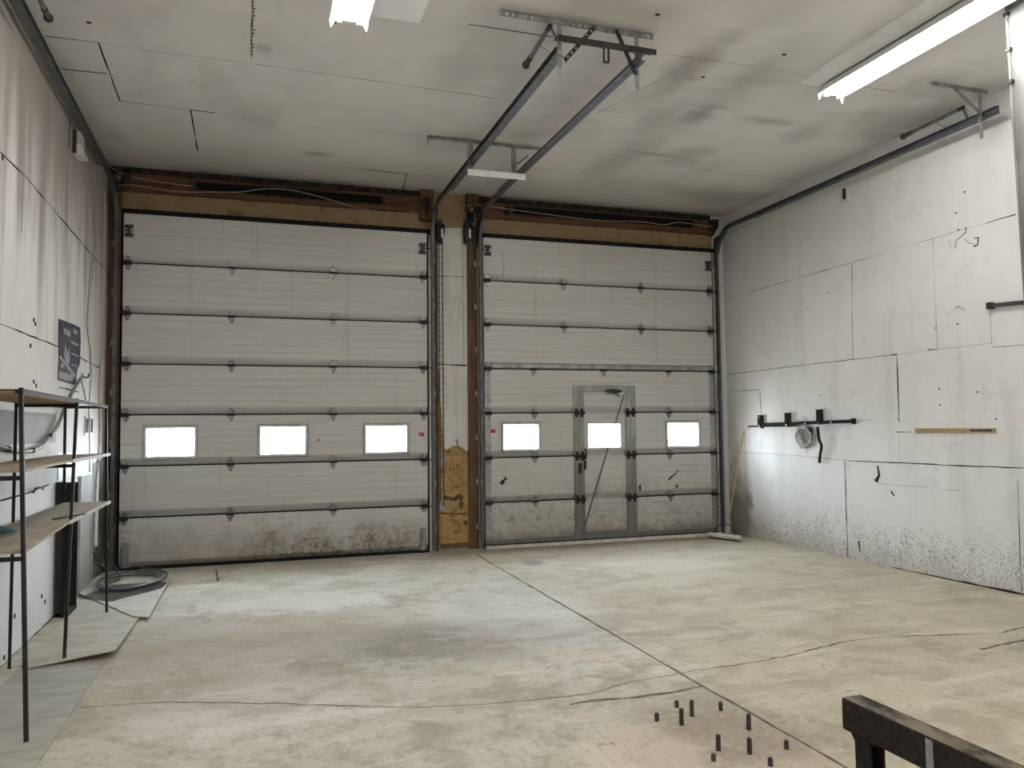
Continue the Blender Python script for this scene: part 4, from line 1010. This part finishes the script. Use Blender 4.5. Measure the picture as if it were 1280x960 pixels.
t = thing('junction_box', at(1058, 243, 0, XR), 'small electrical box high on the right wall below the track', 'box')
q = at(1058, 243, 0, XR)
MB().box(XR-.05, XR, q.y-.055, q.y+.055, q.z-.09, q.z+.08).obj('body', 'cream', t, bevel=.004)
MB().box(XR-.06, XR-.05, q.y-.05, q.y-.0, q.z-.07, q.z+.06).obj('cover', 'darksteel', t)
a, b = at(1237, 382, 0, XR-.03), at(1300, 376, 0, XR-.03)
t = thing('steel_rod', a, 'dark steel rod held on the right wall beside the column', 'rod')
MB().tube([a, b], .02, 8).obj('rod', 'darksteel', t)
MB().box(XR-.055, XR, a.y-.03, a.y+.02, a.z-.035, a.z+.03).obj('bracket', 'blackmetal', t)
MB().box(XR-.055, XR, b.y-.02, b.y+.02, b.z-.035, b.z+.03).obj('bracket', 'blackmetal', t)
a, b = at(1145, 538, 0, XR), at(1245, 537, 0, XR)
t = thing('wood_strip', a, 'bare wooden strip let into the right wall', 'strip')
MB().box(XR-.018, XR, b.y, a.y, a.z-.004-.022, a.z+.022).obj('strip', 'slotwood', t, bevel=.003)
MB().box(XR-.020, XR-.017, b.y+.03, b.y+.28, a.z-.01, a.z+.008).obj('dark_slit', 'seam', t)
# floor squeegee leaning in the corner
sq = thing('floor_squeegee', (8.1, -.4, 0), 'floor squeegee with a yellow wooden handle leaning in the right corner', 'squeegee')
h0, h1 = Vector((8.16, -.30, .17)), Vector((XR-.015, -.44, 1.55))
MB().tube([h0, h1], .012, 8).obj('handle', 'pine', sq, smooth=True)
b0, b1 = at(886, 668, 2, .05), at(926, 673, 2, .05)
MB().tube([b0, b1], .035, 12).obj('roller_bar', 'cream', sq, smooth=True)
MB().bar(b0+Vector((0, 0, -.028)), b1+Vector((.0, 0, -.028)), .02, .04).obj('rubber_blade', 'black', sq)
mid = b0.lerp(b1, .45)
MB().tube([b0.lerp(b1, .2)+Vector((0, 0, .03)), b0.lerp(b1, .25)+Vector((0, .01, .12)), h0, b0.lerp(b1, .78)+Vector((0, .01, .14)), b0.lerp(b1, .85)+Vector((0, 0, .03))], .008, 6, 5).obj('wire_bow', 'darksteel', sq, smooth=True)

# column in front of the right wall
a, b = at(1254, 0, 1, -6.0), at(1280, 400, 1, -6.0)
sl = (a.x-b.x)/(a.z-b.z)
xf = lambda z: b.x+sl*(z-b.z)
m = MB(); m.loft([[(xf(z), -6.0, z), (xf(z)+.32, -6.0, z), (xf(z)+.32, -6.35, z), (xf(z), -6.35, z)] for z in (0, ZC)])
co = tag(m.obj('support_column', 'column', origin=(xf(0), -6, 0), bevel=.012), 'pale painted column cut by the right edge of the photo', 'column', kind='structure')
m = MB(); m.tube([(xf(ZC)-.012, -6.03, ZC-.01), (xf(2.2)-.012, -6.03, 2.2)], .007, 8); m.obj('edge_conduit', 'column', co)
m = MB()
for z in (4.78, 4.5, 4.25): m.box(xf(z)-.028, xf(z), -6.05, -6.01, z-.012, z+.012)
m.obj('conduit_clip', 'darksteel', co)

# ------------------------------------------------------------------ fluorescent fixtures
def fixture(x0, y0, y1, label, side=0):
    """Industrial strip: flat housing, sloped reflectors, two bare tubes."""
    t = thing('fluorescent_fixture', (x0+.2, (y0+y1)/2, ZC), label, 'lamp', 'fluorescent ceiling fixtures')
    w = .30; xc = x0+w/2
    m = MB(); m.prism([(x0+.04, ZC-.03), (x0, ZC-.10), (x0+.008, ZC-.104), (x0+.05, ZC-.055), (xc-.03, ZC-.055), (xc, ZC-.09), (xc+.03, ZC-.055), (x0+w-.05, ZC-.055), (x0+w-.008, ZC-.104), (x0+w, ZC-.10), (x0+w-.04, ZC-.03)], 1, y1, y0)
    m.obj('reflector', 'white', t)
    m = MB(); m.box(xc-.06, xc+.06, y1+.01, y0-.01, ZC-.03, ZC); m.obj('ballast_channel', 'white', t)
    for y in (y0, y1):
        m = MB(); m.prism([(x0+.04, ZC-.03), (x0, ZC-.10), (x0+.015, ZC-.165), (x0+.06, ZC-.09), (xc, ZC-.10), (x0+w-.06, ZC-.09), (x0+w-.015, ZC-.165), (x0+w, ZC-.10), (x0+w-.04, ZC-.03)], 1, y-.004, y+.004)
        m.obj('end_plate', 'white', t)
    for xx in (xc-.075, xc+.075):
        MB().tube([(xx, y0-.05, ZC-.105), (xx, y1+.05, ZC-.105)], .019, 12).obj('tube', 'tube', t, smooth=True)
        for y in (y0-.03, y1+.03):
            m = MB(); m.box(xx-.018, xx+.018, y-.016, y+.016, ZC-.135, ZC-.05); m.obj('socket', 'white', t)
    if side:
        a, b = (x0+w+.01, x0+w+.40) if side > 0 else (x0-.20, x0+.02)
        m = MB(); m.box(a, b, y1, y0, ZC-.028, ZC); m.obj('mounting_board', 'white', t)
    return t
fixture(6.55, -4.43, -6.9, 'long lit fluorescent fixture on the ceiling at upper right', -1)
fixture(2.02, -4.48, -6.95, 'lit fluorescent fixture with a white board beside it, at the top edge', 1)
for y in (-8.6, -12.4):
    for x in (2.02, 6.55): fixture(x, y, y-2.45, f'{"nearer" if y > -10 else "farther"} fluorescent fixture behind the camera, on the {"left" if x < 4 else "right"}')
# ------------------------------------------------------------------ light
w = D.worlds.new('overcast_sky'); bpy.context.scene.world = w; w.use_nodes = True
nt = w.node_tree; bg = nt.nodes['Background']
tc = nt.nodes.new('ShaderNodeTexCoord'); sx = nt.nodes.new('ShaderNodeSeparateXYZ'); nt.links.new(tc.outputs['Generated'], sx.inputs[0])
mr = nt.nodes.new('ShaderNodeMapRange'); nt.links.new(sx.outputs[2], mr.inputs[0]); mr.inputs[1].default_value = -.15; mr.inputs[2].default_value = .15
mx = nt.nodes.new('ShaderNodeMix'); mx.data_type = 'RGBA'; nt.links.new(mr.outputs[0], mx.inputs[0])
mx.inputs[6].default_value = (.42, .42, .43, 1); mx.inputs[7].default_value = (.80, .90, 1.0, 1)
nt.links.new(mx.outputs[2], bg.inputs[0]); bg.inputs[1].default_value = 75.0
def portal(x0, x1, y, z0, z1, flip):
    l = D.lights.new('sky_portal', 'AREA'); l.shape = 'RECTANGLE'; l.size = x1-x0; l.size_y = z1-z0; l.energy = 1; l.cycles.is_portal = True
    o = D.objects.new('sky_portal', l); COL.objects.link(o); o.location = ((x0+x1)/2, y, (z0+z1)/2)
    o.rotation_euler = (PI/2 if not flip else -PI/2, 0, 0)
for a, b in winA+winB: portal(a, b, .02, HZ[0], HZ[1], True)

sc = bpy.context.scene
sc.view_settings.view_transform = 'Standard'; sc.view_settings.look = 'None'; sc.view_settings.gamma = 1; sc.view_settings.use_curve_mapping = False
sc.view_settings.exposure = .35
sc.cycles.max_bounces = 10; sc.cycles.diffuse_bounces = 6
sc.cycles.use_denoising = True
